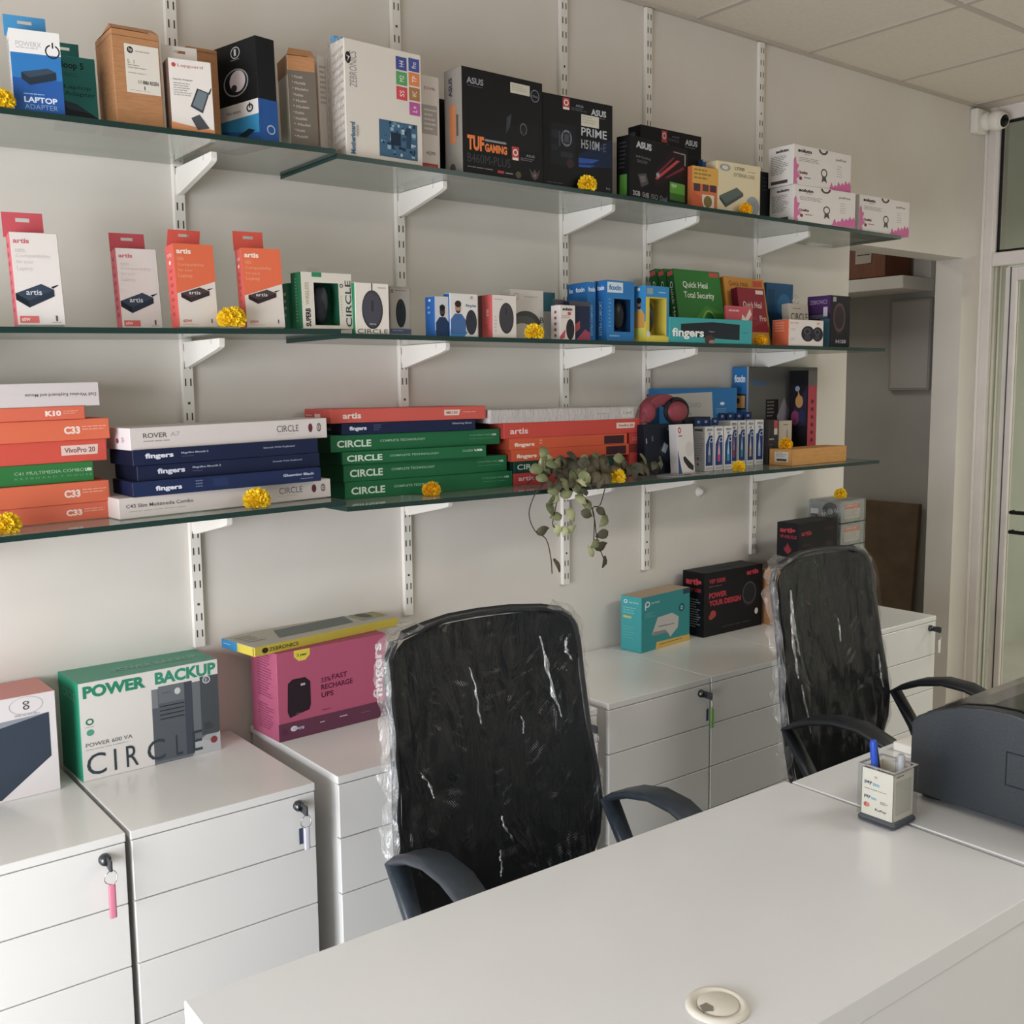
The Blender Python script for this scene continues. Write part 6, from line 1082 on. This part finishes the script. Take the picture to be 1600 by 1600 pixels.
# ================================================================== marigolds
M_mg = noisy('marigold_petals', 'f6c808', 'ffe234', 40, .85)
M_mgd = noisy('marigold_petals_deep', 'efb204', 'fbc81c', 40, .85)
def marigold_mesh(m, seed):
    rnd = random.Random(seed); mb = MB(); mb.ball((0, 0, .5), .62, .62, .46, m, 12)
    for i in range(420):
        u = rnd.random(); th = 2 * math.pi * rnd.random(); ph = math.acos(1 - 1.75 * u)
        n = Vector((math.sin(ph) * math.cos(th), math.sin(ph) * math.sin(th), math.cos(ph) * .74)); p = Vector((0, 0, .50)) + n * .60
        n.normalize(); a = n.orthogonal().normalized(); a.rotate(Matrix.Rotation(rnd.random() * 6.3, 3, n)); b = n.cross(a)
        L = .30 + .14 * rnd.random(); wd = .085 + .04 * rnd.random(); tip = n * L + b * (.18 * rnd.uniform(-1, 1))
        v = [p - a * wd * .5, p + a * wd * .5, p + a * wd + tip * .75, p + tip + b * .03, p - a * wd + tip * .75]
        for q in v: q.z = max(q.z, .01)
        f = mb.face(v, m)
    return mb
mgs = [(.505, -.285, 2.1415, .026, 'at the far left end of the top shelf'), (1.998, -.315, 2.1455, .029, 'on the top shelf before the black motherboard box'), (2.675, -.295, 2.1455, .024, 'on the top shelf before the pale yellow box'),
       (.945, -.315, 1.7425, .032, 'on the middle shelf between the two orange adapter boxes'), (1.805, -.295, 1.7350, .029, 'on the middle shelf before the headphones box'), (2.790, -.272, 1.7350, .025, 'on the middle shelf before the orange speaker box'),
       (.470, -.250, 1.3240, .030, 'on the lowest shelf before the leftmost keyboard stack'), (1.002, -.262, 1.3355, .032, 'on the lowest shelf before the white and navy stack'), (1.515, -.215, 1.3230, .026, 'on the lowest shelf before the green keyboard boxes'),
       (2.115, -.292, 1.3230, .030, 'among the leaves of the trailing plant'), (2.700, -.262, 1.3230, .025, 'on the lowest shelf before the ink boxes'), (3.020, -.205, 1.3803, .028, 'on top of the long tan carton'),
       (3.435, -.150, zp + 5 * .0868 + .001, .028, 'on top of the stacked power supplies')]
meshes = []
for i, (x, y, z, r, l) in enumerate(mgs):
    if i < 3: o = marigold_mesh(M_mgd if i == 2 else M_mg, i).build('marigold_flower'); meshes.append(o.data)
    else: o = bpy.data.objects.new('marigold_flower', meshes[i % 3]); C.objects.link(o)
    y = y if y > -.30 else -.296
    r *= 1.08; o.location = (x, y, z - .01 * r); o.scale = (r, r * .72, r); tag(o, 'yellow marigold flower head ' + l, 'flower', 'marigold flower heads')

# ================================================================== dried trailing plant
pl = empty('dried_creeper', (1.95, -.25, 1.3230)); tag(pl, 'wilted green creeper trailing over the edge of the lowest shelf', 'plant')
O = Vector((1.95, -.25, 1.3230))
M_leaf = noisy('wilted_leaf', '4e5738', '8d9066', 14, .6, .1)
M_leafp = noisy('pale_leaf', '8f9468', 'b9bc92', 12, .6, .1)
M_leafd = noisy('dry_leaf', '3c3a2c', '5c5540', 16, .7, .1)
M_stem = mat('4a3c34', .7)
sL = [(1.90, -.24, 1.345), (1.836, -.29, 1.341), (1.811, -.315, 1.334), (1.781, -.318, 1.31), (1.764, -.316, 1.262), (1.785, -.314, 1.214), (1.827, -.312, 1.186), (1.844, -.312, 1.131), (1.848, -.312, 1.086)]
sR = [(2.10, -.24, 1.36), (2.085, -.30, 1.370), (2.045, -.316, 1.309), (2.026, -.316, 1.265), (1.998, -.316, 1.26), (2.007, -.316, 1.218), (2.012, -.316, 1.182), (2.031, -.316, 1.128), (2.052, -.316, 1.09)]
s3 = [(1.93, -.25, 1.380), (1.945, -.30, 1.365), (1.952, -.318, 1.308), (1.984, -.318, 1.272), (2.002, -.318, 1.235), (2.0, -.318, 1.166)]
s4 = [(1.88, -.30, 1.36), (1.868, -.316, 1.31), (1.856, -.316, 1.26), (1.85, -.316, 1.22), (1.90, -.316, 1.20)]
tw = [[(2.05, -.2, 1.34), (2.163, -.225, 1.36), (2.24, -.22, 1.363), (2.31, -.22, 1.370)], [(2.0, -.22, 1.335), (2.19, -.24, 1.335), (2.30, -.25, 1.330)], [(2.05, -.25, 1.33), (2.2, -.262, 1.345), (2.28, -.25, 1.352), (2.34, -.24, 1.336)], [(2.1, -.25, 1.329), (2.18, -.27, 1.352), (2.27, -.262, 1.334)], [(1.82, -.24, 1.335), (1.95, -.23, 1.40), (2.1, -.22, 1.38)], [(1.86, -.25, 1.33), (1.86, -.25, 1.40), (1.855, -.255, 1.43)]]
mb = MB()
def smooth(P_, n=4):
    P_ = [Vector(p) for p in P_]; out = []
    for i in range(len(P_) - 1):
        p0 = P_[max(0, i - 1)]; p1, p2 = P_[i], P_[i + 1]; p3 = P_[min(len(P_) - 1, i + 2)]
        for k in range(n):
            t = k / n; out.append(.5 * ((2 * p1) + (p2 - p0) * t + (2 * p0 - 5 * p1 + 4 * p2 - p3) * t * t + (3 * p1 - p0 - 3 * p2 + p3) * t ** 3))
    return out + [P_[-1]]
for s in (sL, sR, s3, s4): mb.tube([p - O for p in smooth(s)], .0016, M_stem, 6)
for s in tw: mb.tube([p - O for p in smooth(s)], .0014, M_stem, 6)
mb.build('stem', pl)
hang = [(1.845, 1.292, 0), (1.841, 1.269, 0), (1.858, 1.248, 0), (1.916, 1.246, 1), (1.814, 1.211, 2), (1.862, 1.207, 1), (1.885, 1.205, 1), (1.911, 1.206, 1), (1.97, 1.245, 2), (2.031, 1.247, 2), (2.042, 1.218, 0), (2.031, 1.181, 2), (2.007, 1.155, 0), (1.988, 1.139, 1), (2.031, 1.146, 2), (2.045, 1.098, 2), (1.866, 1.111, 2), (1.86, 1.30, 1), (1.95, 1.29, 1), (1.975, 1.27, 0)]
edge = [(1.854, 1.427, 0), (1.872, 1.399, 1), (1.898, 1.394, 0), (1.837, 1.384, 0), (1.916, 1.377, 0), (1.836, 1.341, 2), (1.853, 1.323, 0), (1.893, 1.334, 0), (1.956, 1.34, 1), (1.965, 1.312, 2), (1.897, 1.31, 0), (2.007, 1.392, 0), (2.058, 1.404, 0), (2.002, 1.365, 2), (2.09, 1.387, 2), (2.18, 1.380, 2), (2.251, 1.385, 0), (1.97, 1.408, 2), (1.862, 1.359, 2), (1.934, 1.355, 2), (1.985, 1.37, 0), (2.03, 1.385, 2), (1.95, 1.385, 2), (2.00, 1.345, 2), (1.90, 1.36, 2), (1.875, 1.375, 2), (2.07, 1.36, 2), (1.92, 1.335, 2), (1.94, 1.32, 0), (2.13, 1.395, 0), (1.865, 1.41, 0), (2.02, 1.355, 2), (1.98, 1.33, 2), (1.91, 1.395, 2), (2.15, 1.365, 2), (2.32, 1.365, 0), (2.22, 1.360, 2)]
mb = MB(); rnd = random.Random(12)
def leaf(p, s, m, flat):
    nrm = Vector((rnd.uniform(-.5, .5), -1, rnd.uniform(-.3, .5))).normalized() if flat else Vector((rnd.uniform(-.8, .8), -1, rnd.uniform(-.2, .9))).normalized()
    t = Vector((rnd.uniform(-1, 1), 0, rnd.uniform(-1.2, .3))); t = (t - nrm * t.dot(nrm)).normalized(); b = nrm.cross(t)
    P_ = []; 
    for u, wd in ((-1, 0), (-.8, .42), (-.35, .68), (.15, .62), (.6, .34), (1, .0)):
        c = p + t * u * s - nrm * (.30 * s * u * u)
        P_.append((c + b * wd * s - nrm * .12 * s, c + nrm * .10 * s, c - b * wd * s - nrm * .16 * s))
    mi = mb.mi(m); V = [[mb.bm.verts.new(q - O) for q in r] for r in P_]
    for A, B in zip(V, V[1:]):
        for j in (0, 1):
            f = mb.bm.faces.new((A[j], A[j + 1], B[j + 1], B[j])); f.material_index = mi; f.smooth = True
for x, z, k in hang: leaf(Vector((x, -.320 - .008 * rnd.random(), z)), .017 + .006 * rnd.random(), (M_leaf, M_leafp, M_leafd)[k], True)
for _ in range(34): edge.append((rnd.uniform(1.83, 2.12), rnd.gauss(1.365, .018), rnd.choice([0, 2, 2])))
for _ in range(16): edge.append((rnd.uniform(2.1, 2.36), rnd.uniform(1.350, 1.368), 2))
for x, z, k in edge: leaf(Vector((x, -.262 - .035 * rnd.random(), max(z, 1.352))) if z > 1.345 else Vector((x, -.325, z)), .019 + .008 * rnd.random(), (M_leaf, M_leafp, M_leafd)[k], False)
mb.build('foliage', pl)
